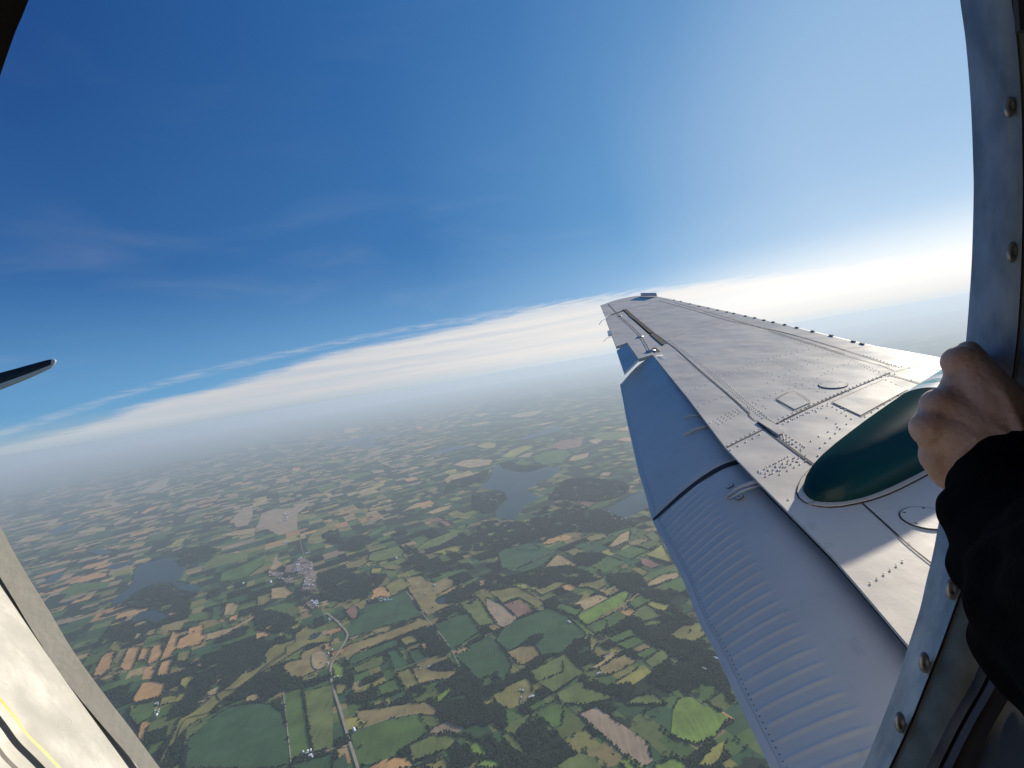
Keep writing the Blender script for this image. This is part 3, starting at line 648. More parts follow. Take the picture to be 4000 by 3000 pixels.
def build_base():
    rg = random.Random(9); quads = []
    S = 1600.0
    def split(a0, a1, b0, b1, dist):
        w, h = a1 - a0, b1 - b0; mn = 120 + dist * .008
        if max(w, h) > mn * 2.6 or (max(w, h) > mn * 1.5 and rg.random() < .55):
            t = rg.choice([.5, .5, .33, .67, .42, .58])
            if w > h * rg.uniform(.75, 1.35): split(a0, a0 + w * t, b0, b1, dist); split(a0 + w * t, a1, b0, b1, dist)
            else: split(a0, a1, b0, b0 + h * t, dist); split(a0, a1, b0 + h * t, b1, dist)
        else: quads.append((a0, a1, b0, b1, dist))
    for i in range(-45, 46):
        for j in range(-45, 46):
            ca, cb = (i + .5) * S, (j + .5) * S; p = ga * ca + gb * cb; dist = math.hypot(*p)
            if dist > 62000: continue
            v, px, py = inview(np.array([p[0]]), np.array([p[1]]), mx=1500 if dist < 9000 else 500)
            if dist > 2600 and not v[0]: continue
            split(i * S, (i + 1) * S, j * S, (j + 1) * S, dist)
    V = []; Fc = []; C = []
    pal = [('D', 20), ('G', 20), ('E', 15), ('V', 13), ('B', 6), ('T', 3), ('K', 1), ('Y', 3), ('O', 1.5), ('W', 32)]
    keys = [k for k, w in pal]; ws = [w for k, w in pal]
    for (a0, a1, b0, b1, dist) in quads:
        base = len(V); cx = (a0 + a1) / 2; cy = (b0 + b1) / 2; c = ga * cx + gb * cy
        for (a, b) in ((a0, b0), (a1, b0), (a1, b1), (a0, b1)):
            p = ga * a + gb * b; V.append((p[0], p[1], -H))
        Fc.append((base, base + 1, base + 2, base + 3)); k = rg.choices(keys, ws)[0]
        if dist > 10500 and rg.random() < min(.42, (dist - 10500) / 9000): k = rg.choice('WWD')
        left = c[0] < -4000 and dist > 14000
        if left and rg.random() < .22: k = rg.choice('KKTO')
        cc = (.014, .028, .018) if k == 'W' else COLS[k]
        f = rg.uniform(.8, 1.2); C.append([cc[0] * f, cc[1] * f, cc[2] * f, 1.0])
        if k == 'W' and dist < 12500: WQ.append((a0, a1, b0, b1))
        if dist < 12000 and rg.random() < .55: HEDGE.append((ga * a0 + gb * b0, ga * a1 + gb * b0))
        if dist < 12000 and rg.random() < .55: HEDGE.append((ga * a0 + gb * b0, ga * a0 + gb * b1))
    me = bpy.data.meshes.new('ground'); me.from_pydata(V, [], Fc)
    at = me.color_attributes.new('Col', 'FLOAT_COLOR', 'CORNER'); at.data.foreach_set('color', np.repeat(np.array(C), 4, axis=0).ravel())
    m = bpy.data.materials.new('farmland'); m.use_nodes = True; t = NT(m.node_tree); b = t.n['Principled BSDF']
    ca = t.node('ShaderNodeVertexColor'); ca.layer_name = 'Col'
    g = t.node('ShaderNodeNewGeometry'); P = g.outputs['Position']
    n2 = t.noise(P, .012, 6, .65); n3 = t.noise(P, .0016, 8, .62)
    cc = t.mix(t.ss(n2, .4, .75, 0, .45), ca.outputs[0], (.05, .075, .04, 1))
    cc = t.mix(t.ss(n3, .555, .58), cc, t.mix(t.ss(t.noise(P, .05, 4, .7), .35, .65), (.010, .022, .014, 1), (.030, .048, .026, 1)))
    t.l.new(cc, b.inputs['Base Color']); b.inputs['Roughness'].default_value = 1; b.inputs['Specular IOR Level'].default_value = .1
    me.materials.append(m); me.update(); o = bpy.data.objects.new('ground', me); col.objects.link(o); tag(o, kind='structure')
    # far plain beneath and beyond
    N = 96; V = [(0, 0, -H - 6)] + [(160000 * math.cos(2 * math.pi * i / N), 160000 * math.sin(2 * math.pi * i / N), -H - 6) for i in range(N)]
    mf = bpy.data.materials.new('far_plain'); mf.use_nodes = True; t = NT(mf.node_tree); b = t.n['Principled BSDF']
    g = t.node('ShaderNodeNewGeometry'); P = g.outputs['Position']; n = t.noise(P, .0007, 7, .65)
    r = t.node('ShaderNodeValToRGB'); e = r.color_ramp.elements; e[0].position = .40; e[0].color = (.03, .055, .035, 1); e[1].position = .66; e[1].color = (.22, .17, .10, 1)
    k = e.new(.52); k.color = (.06, .09, .04, 1); t.l.new(n, r.inputs[0]); t.l.new(r.outputs[0], b.inputs['Base Color']); b.inputs['Roughness'].default_value = 1
    tag(mesh('terrain', V, [(0, i + 1, (i + 1) % N + 1) for i in range(N)], mf), kind='structure')

def inpoly(px, py, P):
    x0, y0 = P.min(0); x1, y1 = P.max(0); r = np.zeros(len(px), bool)
    idx = np.nonzero((px >= x0) & (px <= x1) & (py >= y0) & (py <= y1))[0]
    if len(idx) == 0: return r
    X = px[idx]; Y = py[idx]; c = np.zeros(len(idx), bool); n = len(P); j = n - 1
    for i in range(n):
        xi, yi = P[i]; xj, yj = P[j]
        if yi != yj:
            hit = ((yi > Y) != (yj > Y)) & (X < (xj - xi) * (Y - yi) / (yj - yi) + xi); c ^= hit
        j = i
    r[idx] = c; return r
ICO_V = None
def ico():
    ph = (1 + 5 ** .5) / 2
    v = np.array([(-1, ph, 0), (1, ph, 0), (-1, -ph, 0), (1, -ph, 0), (0, -1, ph), (0, 1, ph), (0, -1, -ph), (0, 1, -ph), (ph, 0, -1), (ph, 0, 1), (-ph, 0, -1), (-ph, 0, 1)], float)
    v /= np.linalg.norm(v[0])
    f = np.array([(0, 11, 5), (0, 5, 1), (0, 1, 7), (0, 7, 10), (0, 10, 11), (1, 5, 9), (5, 11, 4), (11, 10, 2), (10, 7, 6), (7, 1, 8), (3, 9, 4), (3, 4, 2), (3, 2, 6), (3, 6, 8), (3, 8, 9), (4, 9, 5), (2, 4, 11), (6, 2, 10), (8, 6, 7), (9, 8, 1)])
    return v, f
def blobs(name, X, Y, Rr, Hh, mat):
    """many small leafy crowns as one mesh"""
    v, f = ico(); n = len(X)
    if n == 0: return None
    a = rng.uniform(0, 6.28, n); ca, sa = np.cos(a), np.sin(a)
    jit = rng.uniform(.72, 1.28, (n, 12))
    vv = v[None] * jit[..., None]
    x = (vv[..., 0] * ca[:, None] - vv[..., 1] * sa[:, None]) * Rr[:, None] + X[:, None]
    y = (vv[..., 0] * sa[:, None] + vv[..., 1] * ca[:, None]) * Rr[:, None] + Y[:, None]
    z = -H + 3 + Hh[:, None] * .52 + vv[..., 2] * Hh[:, None] * .5
    P = np.stack([x, y, z], -1).reshape(-1, 3).astype(np.float32)
    Fa = (f[None] + (np.arange(n) * 12)[:, None, None]).reshape(-1).astype(np.int32)
    me = bpy.data.meshes.new(name); me.vertices.add(len(P)); me.vertices.foreach_set('co', P.ravel())
    me.loops.add(len(Fa)); me.loops.foreach_set('vertex_index', Fa)
    nf = len(Fa) // 3; me.polygons.add(nf); me.polygons.foreach_set('loop_start', np.arange(nf, dtype=np.int32) * 3)
    me.update(calc_edges=True); me.materials.append(mat); o = bpy.data.objects.new(name, me); col.objects.link(o); return o
def tree_mat():
    m = bpy.data.materials.new('leaf_canopy'); m.use_nodes = True; t = NT(m.node_tree); b = t.n['Principled BSDF']
    g = t.node('ShaderNodeNewGeometry'); r = g.outputs['Random Per Island']; n = t.noise(g.outputs['Position'], .004, 4)
    c = t.mix(t.math('MULTIPLY', r, .9), (.006, .017, .012, 1), (.046, .072, .028, 1)); c = t.mix(t.ss(n, .35, .7, 0, .5), c, (.013, .028, .018, 1))
    t.l.new(c, b.inputs['Base Color']); b.inputs['Roughness'].default_value = 1; b.inputs['Specular IOR Level'].default_value = .1
    return m
def build_trees():
    tm = tree_mat()
    # woods inside the traced outlines
    X = []; Y = []; Rr = []
    for c, f in WOODS:
        P = np.array([G(*p)[:2] for p in dense((lambda q: q + [q[0]])(gp(int(c), fl(f))), 2)[:-1]]); x0, y0 = P.min(0); x1, y1 = P.max(0)
        dist = np.linalg.norm(P.mean(0)); s = 15 * max(1, dist / 7500)
        gx, gy = np.meshgrid(np.arange(x0 - 30, x1 + 30, s), np.arange(y0 - 30, y1 + 30, s)); gx = gx.ravel(); gy = gy.ravel()
        wx = gx + (fbm((gx + 4e5) / 60, (gy + 4e5) / 60, 50, 2) - .5) * 90; wy = gy + (fbm((gx + 4e5) / 60, (gy + 4e5) / 60, 60, 2) - .5) * 90
        k = inpoly(wx, wy, P) & (rng.random(len(gx)) < .93) & (fbm((gx + 4e5) / 170, (gy + 4e5) / 170, 33, 3) > .36)
        gx = gx[k] + rng.normal(0, s * .28, k.sum()); gy = gy[k] + rng.normal(0, s * .28, k.sum())
        X.append(gx); Y.append(gy); Rr.append(np.full(len(gx), s * .62))
    X = np.concatenate(X); Y = np.concatenate(Y); Rr = np.concatenate(Rr)
    keep = np.ones(len(X), bool)
    for P, kd, i in FPOLY:
        if kd == 'L' : keep &= ~inpoly(X, Y, P)
    X, Y, Rr = X[keep], Y[keep], Rr[keep]; Rr = Rr * rng.uniform(.75, 1.3, len(X))
    tag(blobs('woods', X, Y, Rr, rng.uniform(13, 21, len(X)) * np.maximum(1, Rr / 12), tm), kind='stuff')
    n0 = len(X)
    # scattered woodland outside the traced fields
    gx = []; gy = []
    for a0, a1, b0, b1 in WQ:
        c = ga * (a0 + a1) / 2 + gb * (b0 + b1) / 2; st = 17 * max(1, np.hypot(*c) / 8000)
        A, B_ = np.meshgrid(np.arange(a0 + 4, a1 - 4, st), np.arange(b0 + 4, b1 - 4, st)); A = A.ravel(); B_ = B_.ravel(); k = fbm((A + 4e5) / 80, (B_ + 4e5) / 80, 90, 2) > .30
        A, B_ = A[k], B_[k]; gx.append(A * ga[0] + B_ * gb[0]); gy.append(A * ga[1] + B_ * gb[1])
    gx = np.concatenate(gx); gy = np.concatenate(gy); d = np.hypot(gx, gy)
    v, px, py = inview(gx, gy, mx=60); gx, gy, d = gx[v], gy[v], d[v]
    gx = gx + rng.normal(0, 8, len(gx)); gy = gy + rng.normal(0, 8, len(gy))
    for P, kd, i in FPOLY:
        m = inpoly(gx, gy, P); gx, gy, d = gx[~m], gy[~m], d[~m]
    tag(blobs('woodland', gx, gy, rng.uniform(8, 13, len(gx)) * np.maximum(1, d / 9500), rng.uniform(12, 19, len(gx)), tm), kind='stuff')
    # hedgerows: along field edges
    hx_ = []; hy_ = []; rg = random.Random(4)
    def line(a, b, p, w):
        L = np.linalg.norm(b - a); n = int(L / 11)
        if n < 2: return
        t = rng.random(n); gate = fbm(t * L / 90 + rg.random() * 50, np.zeros(n), 70, 2) > (1 - p)
        q = a[None] + (b - a)[None] * t[:, None] + rng.normal(0, w, (n, 2)); q = q[gate]; hx_.append(q[:, 0]); hy_.append(q[:, 1])
    for P, kd, i in FPOLY:
        n = len(P); k = 0; far = np.linalg.norm(P.mean(0))
        if far > 14000: continue
        # whole sides: between traced corners
        c, cc, f = (FIELDS[i][0], FIELDS[i][1], FIELDS[i][2]) if kd == 'F' else (LAKES[i][0], 'L', LAKES[i][1])
        Q = [G(*p)[:2] for p in gp(int(c), fl(f))]
        for j in range(len(Q)):
            if rg.random() < .75: line(Q[j], Q[(j + 1) % len(Q)], rg.uniform(.5, .95), 6)
    hb = len(hx_)
    tx = np.concatenate(hx_); ty = np.concatenate(hy_)
    hx_.clear(); hy_.clear()
    for a, b in HEDGE: line(a, b, .5, 6)
    bx = np.concatenate(hx_); by = np.concatenate(hy_); v, px, py = inview(bx, by, mx=60); bx, by = bx[v], by[v]
    for P, kd, i in FPOLY:
        m = inpoly(bx, by, P); bx, by = bx[~m], by[~m]
    for P, kd, i in FPOLY:
        if kd == 'L': m = inpoly(tx, ty, P); tx, ty = tx[~m], ty[~m]
    tx = np.concatenate([tx, bx]); ty = np.concatenate([ty, by])
    near = np.zeros(len(tx), bool)          # keep carriageways and their verges on the sunny side free of trees
    for c, kk, w, f in ROADS:
        if kk != 'W': continue
        q = [G(*p)[:2] for p in dense(gp(int(c), fl(f)), 2)]
        for a, b in zip(q[:-1], q[1:]):
            ab = b - a; u = np.clip(((tx - a[0]) * ab[0] + (ty - a[1]) * ab[1]) / max(1, ab.dot(ab)), 0, 1)
            near |= np.hypot(tx - a[0] - u * ab[0], ty - a[1] - u * ab[1]) < (38 if w == '28' else 24)
    tx, ty = tx[~near], ty[~near]
    tag(blobs('hedgerows', tx, ty, rng.uniform(6, 11, len(tx)), rng.uniform(10, 18, len(tx)), tm), kind='stuff')
    print('trees', n0, len(gx), len(tx))
    # lone trees in the fields: a thing each
    cm = tm; bm = pmat('bark', (.10, .075, .05), (.14, .10, .07), .9)
    spots = [(8, 475, 1468, 15, 'yellow'), (4, 1232, 1040, 16, 0), (8, 320, 1015, 13, 0), (6, 1765, 1030, 16, 0), (6, 1870, 1018, 15, 0), (8, 1650, 1530, 15, 0), (6, 1100, 680, 14, 0), (6, 985, 755, 12, 0),
             (8, 1740, 235, 14, 0), (3, 820, 1540, 14, 0), (8, 790, 1235, 11, 0), (8, 1080, 280, 13, 0), (7, 790, 1170, 15, 0), (6, 230, 790, 12, 0), (7, 2080, 530, 11, 0), (6, 1300, 482, 12, 0)]
    ym = ground_mat('yellow_leaves', (.19, .20, .04))
    names = ['alone in the pale green field beside the main road', 'standing in a gap of the orange stubble field', 'on the bare edge beside the main road', 'in the tan meadow by the flap edge', 'in the tan meadow nearest the flap edge',
             'below the square wood', 'at the far side of the brown strip', 'in the middle of the brown field', 'in the mown plot beside the square wood', 'in the long yellow green field', 'beside the farm track', 'beside the round pond',
             'at the marsh edge', 'in the reddish brown field', 'beside the oval track', 'in the small tan field']
    for (c, u, v, r, k), nm in zip(spots, names):
        p = G(*gp(c, [u, v])[0]); root = bpy.data.objects.new('tree', None); root.location = p; col.objects.link(root)
        tag(root, ('round yellow green tree ' if k else 'dark round tree ') + nm, 'tree', 'lone trees in the fields')
        mb = MB(); vv, ff = ico()
        for q in range(16):
            o = np.array([rng.normal(0, r * .36), rng.normal(0, r * .36), r * 1.0 + rng.normal(0, r * .3)]); mb.add(vv * rng.uniform(.75, 1.25, (12, 1)) * r * .42 + o, ff)
        mb.build('crown', ym if k else cm, root)
        mb = MB(); n = 7; Vt = [(math.cos(2 * math.pi * a / n) * w, math.sin(2 * math.pi * a / n) * w, z) for z, w in ((0, .9), (r * .8, .4)) for a in range(n)]
        mb.add(Vt, [(a, (a + 1) % n, n + (a + 1) % n, n + a) for a in range(n)]); mb.build('trunk', bm, root)

def build_houses():
    """gabled farm buildings, one object each"""
    wm = [pmat('wall_white', (.78, .77, .74), rough=.7), pmat('wall_tan', (.5, .42, .34), rough=.8)]
    rm = [pmat('roof_pale', (.80, .80, .78), rough=.6), pmat('roof_grey', (.30, .29, .29), rough=.8), pmat('roof_brown', (.34, .22, .18), rough=.8)]
    def proto(l, w, h, wi, ri):
        V = [(-l, -w, 0), (l, -w, 0), (l, w, 0), (-l, w, 0), (-l, -w, h), (l, -w, h), (l, w, h), (-l, w, h), (-l, 0, h * 1.5), (l, 0, h * 1.5)]
        Fc = [(0, 1, 5, 4), (2, 3, 7, 6), (1, 2, 6, 9, 5), (3, 0, 4, 8, 7), (0, 3, 2, 1)]
        me = bpy.data.meshes.new('farm_building'); e = .8
        R = [(-l - e, -w - e, h - .4), (l + e, -w - e, h - .4), (l + e, 0, h * 1.5 + .3), (-l - e, 0, h * 1.5 + .3), (-l - e, w + e, h - .4), (l + e, w + e, h - .4)]
        me.from_pydata(V + R, [], Fc + [(10, 11, 12, 13), (13, 12, 15, 14)]); me.materials.append(wm[wi]); me.materials.append(rm[ri])
        me.polygons.foreach_set('material_index', [0] * 5 + [1, 1]); me.update(); return me
    P = [proto(9, 6, 5, 0, 0), proto(8, 5.5, 5, 0, 1), proto(14, 7, 6, 0, 0), proto(8, 6, 5, 1, 2), proto(26, 11, 7, 0, 0)]
    def put(x, y, k, label, group, cat='building'):
        p = G(x, y, 9.5); o = bpy.data.objects.new('farm_building' if cat == 'barn' else 'house', P[k]); o.location = p
        o.rotation_euler = (0, 0, math.pi / 2 - GA + rnd.choice([0, math.pi / 2]) + rnd.gauss(0, .08)); col.objects.link(o)
        s = rnd.uniform(.9, 1.5) * max(1, np.linalg.norm(p) / 7500); o.scale = (s, s, s); tag(o, label, cat, group)
    rnd = random.Random(12)
    sing = [(6, 1985, 1265, 4, 'large white barn close to the flap edge'), (6, 1885, 1355, 4, 'white barn at the corner of the small yellow green field'), (6, 715, 952, 4, 'white long barn beside the diagonal tree lined road'),
            (6, 390, 1598, 4, 'white roofed shed among the smallholdings left of the road'), (8, 1055, 780, 2, 'white barn right of the farmstead on the brown field'), (8, 975, 800, 2, 'white farmhouse left of the barn on the brown field'),
            (8, 1940, 1043, 4, 'white barn below the olive meadow'), (8, 405, 1332, 4, 'white shed where the track meets the main road'), (6, 970, 1395, 2, 'white shed at the lower end of the ochre field'),
            (5, 1170, 760, 2, 'white barn at the right end of the orange wedge field'), (5, 1215, 400, 4, 'white barn below the light green field'), (3, 325, 1265, 4, 'large pale building on the plateau left of the lake'),
            (5, 260, 262, 4, 'large white hall north of the town'), (5, 450, 355, 4, 'large white works building at the top of the town'), (5, 128, 608, 4, 'white hall left of the town'), (7, 1935, 1500, 2, 'white farmhouse in the yard under the big dark field'),
            (7, 310, 962, 2, 'white house at the wood edge below the orange fields'), (7, 310, 1090, 2, 'lower white house beside the marsh wood'), (4, 1660, 618, 4, 'bright white dome roofed building west of the town'), (2, 695, 1348, 4, 'white tent like building beside the fairground ring')]
    for c, u, v, k, l in sing: q = gp(c, [u, v])[0]; put(q[0], q[1], k, l, None, 'barn')
    def cluster(c, poly, n, label, group, ks):
        Q = np.array(gp(c, poly)); m = 0
        while m < n:
            x = rnd.uniform(Q[:, 0].min(), Q[:, 0].max()); y = rnd.uniform(Q[:, 1].min(), Q[:, 1].max())
            if inpoly(np.array([x]), np.array([y]), Q)[0]: put(x, y, rnd.choice(ks), label, group); m += 1
    cluster(5, [340, 420, 400, 380, 480, 430, 520, 620, 500, 660, 390, 670, 430, 560, 330, 500], 95, 'tiny gabled building in the dense centre of the town', 'buildings of the town', [0, 1, 3, 3, 3, 2])
    cluster(5, [100, 500, 260, 460, 400, 520, 380, 640, 240, 620, 120, 620], 24, 'tiny gabled house in the wooded west side of the town', 'houses west of the town centre', [0, 1, 3])
    cluster(5, [430, 780, 520, 760, 550, 810, 480, 850], 14, 'tiny pale building where the main road leaves the town', 'buildings at the south end of the town', [0, 2])
    cluster(5, [540, 830, 640, 900, 760, 960, 740, 1000, 600, 940, 540, 880], 12, 'tiny house along the main road below the town', 'houses along the main road', [0, 1, 3])
    cluster(3, [560, 1180, 740, 1140, 830, 1200, 760, 1260, 640, 1230], 26, 'tiny pale house on the wooded point west of the lake', 'houses on the lake point', [0, 1, 3])
    cluster(3, [690, 1400, 820, 1400, 880, 1430, 800, 1470, 720, 1450], 20, 'tiny pale house at the southern end of the lake', 'houses at the south shore', [0, 1, 3])
    cluster(3, [1650, 1290, 1700, 1300, 1760, 1350, 1880, 1380, 1860, 1410, 1740, 1380], 16, 'tiny pale house along the beach of the right hand lake', 'houses by the right hand lake', [0, 1])
    cluster(5, [1380, 660, 1560, 620, 1580, 680, 1480, 720, 1380, 700], 10, 'tiny farmhouse in the tan paddocks beside the light road', 'farmhouses in the tan paddocks', [0, 1])
    cluster(5, [1070, 745, 1150, 735, 1150, 790, 1080, 790], 7, 'tiny farm building of the yard under the orange wedge field', 'farmyard under the orange wedge', [0, 2])
    cluster(7, [1900, 1460, 2000, 1450, 2000, 1570, 1840, 1580], 9, 'tiny white house in the yard at the bottom road', 'houses at the bottom road', [0, 2])
    cluster(7, [270, 950, 350, 960, 340, 1110, 290, 1110], 6, 'tiny white house in the wood by the marsh', 'houses in the wood by the marsh', [0, 1])
    cluster(8, [220, 860, 290, 865, 290, 890, 230, 885], 4, 'small farmhouse right of the main road bend', 'farmhouses at the road bend', [0, 1])
    cluster(8, [1800, 980, 1900, 930, 2030, 1000, 1850, 1130], 8, 'small house on the smallholdings beside the big wood', 'houses of the smallholdings', [0, 1, 3])
    cluster(5, [590, 1200, 660, 1190, 660, 1330, 610, 1320], 6, 'tiny house beside the oval earth track', 'houses by the oval track', [0])
    cluster(2, [640, 1420, 720, 1370, 740, 1390, 660, 1430], 8, 'tiny bright tent in the row beside the fairground ring', 'tents at the fairground', [0])

build_base(); build_fields(); build_lakes(); build_roads(); build_trees(); build_houses()

# ================================================================== AIRCRAFT
plane = bpy.data.objects.new('airplane', None); col.objects.link(plane)
tag(plane, 'pale riveted aircraft seen from its open door, dark green engine nacelle on the wing', 'airplane')
n_ = np.array([-.1612, .9593, .2315]); n_ /= np.linalg.norm(n_)
def Wc(x, y, off=0.0): r = ray(x, y); return r * ((-1 + off) / n_.dot(r))
def Wp(x, y, off=0.0): return wd(Wc(x, y, off))
N = wd(n_)
c1 = lambda *f: gp(101, f); CR[101] = (2300, 1100, 1000 / 2212); CR[102] = (3000, 1250, 1000 / 2212); CR[103] = (2400, 1700, 1000 / 2212); CR[104] = (2700, 2250, 1000 / 2212)
CR[105] = (3300, 1900, 700 / 1056); CR[106] = (3600, 0, 400 / 474)

# wing skin: flat-topped panel with rounded leading edge
LE = [(2503, 1156), (2567, 1158), (2634, 1172), (2865, 1222), (3087, 1274), (3300, 1326), (3411, 1352), (3550, 1376), (3687, 1401), (3850, 1432), (4050, 1475)]
TEw = [(3760, 2757), (3545, 2517), (3400, 2346), (3245, 2166), (3105, 2025), (2965, 1885), (2834, 1748), (2689, 1557), (2549, 1386)]
outline = LE[1:] + [(4300, 1900), (4300, 2500)] + TEw + [(2596, 1344), (2440, 1208), (2363, 1236), (2345, 1193)] + dense([(2345, 1193), (2400, 1174), (2450, 1162), (2503, 1155), (2567, 1158)], 3)[1:-1]
mb = MB(); top = [Wp(*p) for p in outline]; slab(mb, top, -N * .010)
# rounded nose along the leading edge and the wing tip
for path in (LE[1:],):
    prev = None
    for p in path:
        a = Wc(*p); k = path.index(p); q = path[min(k + 1, len(path) - 1)]; q0 = path[max(k - 1, 0)]
        tdir = Wc(*q) - Wc(*q0); tdir /= np.linalg.norm(tdir); o = np.cross(tdir, n_); o /= np.linalg.norm(o)
        if o.dot(a - Wc(2900, 1600)) < 0: o = -o
        ring = []
        for j in range(9):
            th = math.pi * j / 8; ring.append(wd(a + o * .045 * math.sin(th) - n_ * (.055 * (1 - math.cos(th)) )))
        if prev is not None:
            base = [prev[j] for j in range(9)] + ring; mb.add(base, [(j, j + 1, j + 10, j + 9) for j in range(8)])
        prev = ring
wing = mb.build('wing', M['wing'], plane); wing['label'] = 'pale grey riveted wing reaching out to the horizon'
for p in wing.data.polygons:
    if len(p.vertices) == 4 and p.index > 60: p.use_smooth = True
# tip fence
mb = MB(); slab(mb, [Wp(2503, 1157, .004), Wp(2567, 1158, .004), Wp(2564, 1153, .03), Wp(2504, 1153, .03)], N * .04)
mb.build('tip_fairing', M['white'], wing)
# aileron and trim tab
mb = MB(); slab(mb, [Wp(*p, -.013) for p in [(2366, 1240), (2440, 1206), (2602, 1343), (2556, 1384), (2540, 1372), (2580, 1346), (2438, 1224), (2380, 1244)]], -N * .01); mb.build('aileron_slot_shade', M['cabin'], wing)  # added dark backing: blocks bright haze behind the aileron slot, colour stands for shade
def plate(name, px, mat, parent, th=.03, off=0.0, drop=None):
    mb = MB(); t = [Wp(*p, off) for p in px]
    if drop: t = [q - N * dd for q, dd in zip(t, drop)]
    slab(mb, t, -N * th); return mb.build(name, mat, parent)
ail = plate('aileron', [(2365, 1241), (2436, 1216), (2512, 1286), (2585, 1350), (2548, 1386), (2494, 1401), (2450, 1338), (2407, 1353)], M['wing'], plane, .03, -.004)
plate('trim_tab', [(2407, 1356), (2448, 1342), (2493, 1404), (2436, 1434)], M['flap'], ail, .02, -.004, [.035, 0, 0, .05])
def strip(mb, pxs, w, off=.002, k=1, fn=None):
    pts = [(fn or Wp)(*p, off) for p in (dense(pxs, k) if k > 1 else pxs)]
    V = []
    for i, p in enumerate(pts):
        a = pts[max(0, i - 1)]; b = pts[min(len(pts) - 1, i + 1)]; d = b - a; d /= np.linalg.norm(d); s = np.cross(d, N); s /= np.linalg.norm(s); V += [p - s * w / 2, p + s * w / 2]
    mb.add(V, [(2 * i, 2 * i + 1, 2 * i + 3, 2 * i + 2) for i in range(len(pts) - 1)])
sm = MB()
for f, w in (((310, 238, 420, 335, 545, 440), .05), ((548, 450, 655, 540), .05), ((560, 570, 600, 608), .04)): strip(sm, c1(*f), w, .0015)
SE = [(101, (750, 575, 960, 765, 1180, 950, 1385, 1135), .010, 1), (101, (345, 290, 560, 440, 750, 575), .012, 1),
      (101, (610, 165, 900, 245, 1210, 335, 1700, 440, 2212, 590), .008, 1), (101, (740, 180, 1110, 285, 1700, 462, 2212, 625), .006, 1), (101, (165, 190, 260, 290, 430, 445, 520, 590), .010, 1),
      (102, (0, 75, 300, 150, 700, 270, 1050, 385), .006, 1), (102, (0, 95, 300, 185, 640, 295, 970, 390), .005, 1), (102, (640, 255, 760, 235, 910, 225), .004, 1), (102, (1090, 445, 1240, 405, 1350, 370, 1540, 350), .004, 6),
      (102, (60, 900, 400, 730, 800, 560, 1060, 450), .008, 1), (102, (1040, 472, 1170, 505, 1320, 550), .008, 1),
      (101, (1385, 1135, 1390, 1160, 1450, 1200, 1500, 1185, 1545, 1187, 1610, 1230), .007, 1), (101, (1610, 1230, 1900, 1090, 2212, 950), .008, 1),
      (101, (1190, 1430, 1350, 1350, 1515, 1270), .006, 1), (101, (1460, 1215, 1530, 1275, 1680, 1390, 1935, 1575), .014, 1), (101, (1190, 1430, 1100, 1475), .002, 1),
      (101, (140, 300, 320, 245, 620, 165, 680, 155), .005, 1), (101, (550, 440, 650, 475, 760, 478), .002, 1),
      (105, (95, 90, 250, 230, 370, 340, 500, 445, 520, 462), .006, 1)]
for c, f, w, k in SE: strip(sm, gp(c, f), w, .0022, 3 if k == 1 else k)
def loop(c, f, w): P = gp(c, f); strip(sm, P + [P[0]], w, .003, 4)
loop(102, (65, 680, 215, 615, 365, 715, 230, 778), .004)
strip(sm, gp(102, (548, 710, 1000, 512, 1215, 600, 800, 832, 548, 710)), .0045, .003)
sm.build('panel_seams', M['seam'], wing)
def disc_px(mb, c, cx, cy, r, off, n=20, fn=Wp, nrm=None, hgt=.003):
    q = gp(c, (cx, cy))[0]; p = fn(*q, off); nn = N if nrm is None else nrm
    a = np.cross(nn, [0, 0, 1.0]); a /= np.linalg.norm(a); b = np.cross(nn, a)
    ring = [p + (a * math.cos(2 * math.pi * i / n) + b * math.sin(2 * math.pi * i / n)) * r for i in range(n)]
    slab(mb, [q + nn * hgt for q in ring], -nn * hgt * 1.5)
def ring_cover(c, cx, cy, r, parent, fn=Wp, nrm=None, screws=6, mat=None):
    nn = N if nrm is None else nrm
    mb = MB(); disc_px(mb, c, cx, cy, r, .001, 28, fn, nrm, .0018); o = mb.build('inspection_cover', M['seam'], parent)
    mb = MB(); disc_px(mb, c, cx, cy, r - .004, .0015, 28, fn, nrm, .0028); i = mb.build('cover_plate', mat or M['wing'], parent)
    q = gp(c, (cx, cy))[0]; p = fn(*q, .0); a = np.cross(nn, [0, 0, 1.0]); a /= np.linalg.norm(a); b = np.cross(nn, a); mb = MB()
    for k in range(screws):
        th = 2 * math.pi * k / screws + .4; s = p + (a * math.cos(th) + b * math.sin(th)) * (r - .013) + nn * .0045; ring = [s + (a * math.cos(2 * math.pi * j / 8) + b * math.sin(2 * math.pi * j / 8)) * .0045 for j in range(8)]; slab(mb, ring, -nn * .004)
    if screws: mb.build('cover_screws', M['seam'], parent)
ring_cover(102, 562, 560, .075, wing)
ring_cover(105, 485, 187, .072, wing, screws=5)
# access doors: thin plates
for f in ((75, 682, 216, 622, 357, 714, 230, 770), (562, 710, 1000, 520, 1200, 600, 800, 822)):
    mb = MB(); slab(mb, [Wp(*p, .004) for p in gp(102, f)], -N * .003); mb.build('access_door', M['wing'], wing)
# doubler / flap hinge fairing plate at the rear spar
mb = MB(); slab(mb, [Wp(*p, .008) for p in dense(gp(101, (1455, 1200, 1500, 1187, 1540, 1190, 1690, 1285, 1640, 1320)), 2)], -N * .007); mb.build('doubler_plate', M['wing'], wing)

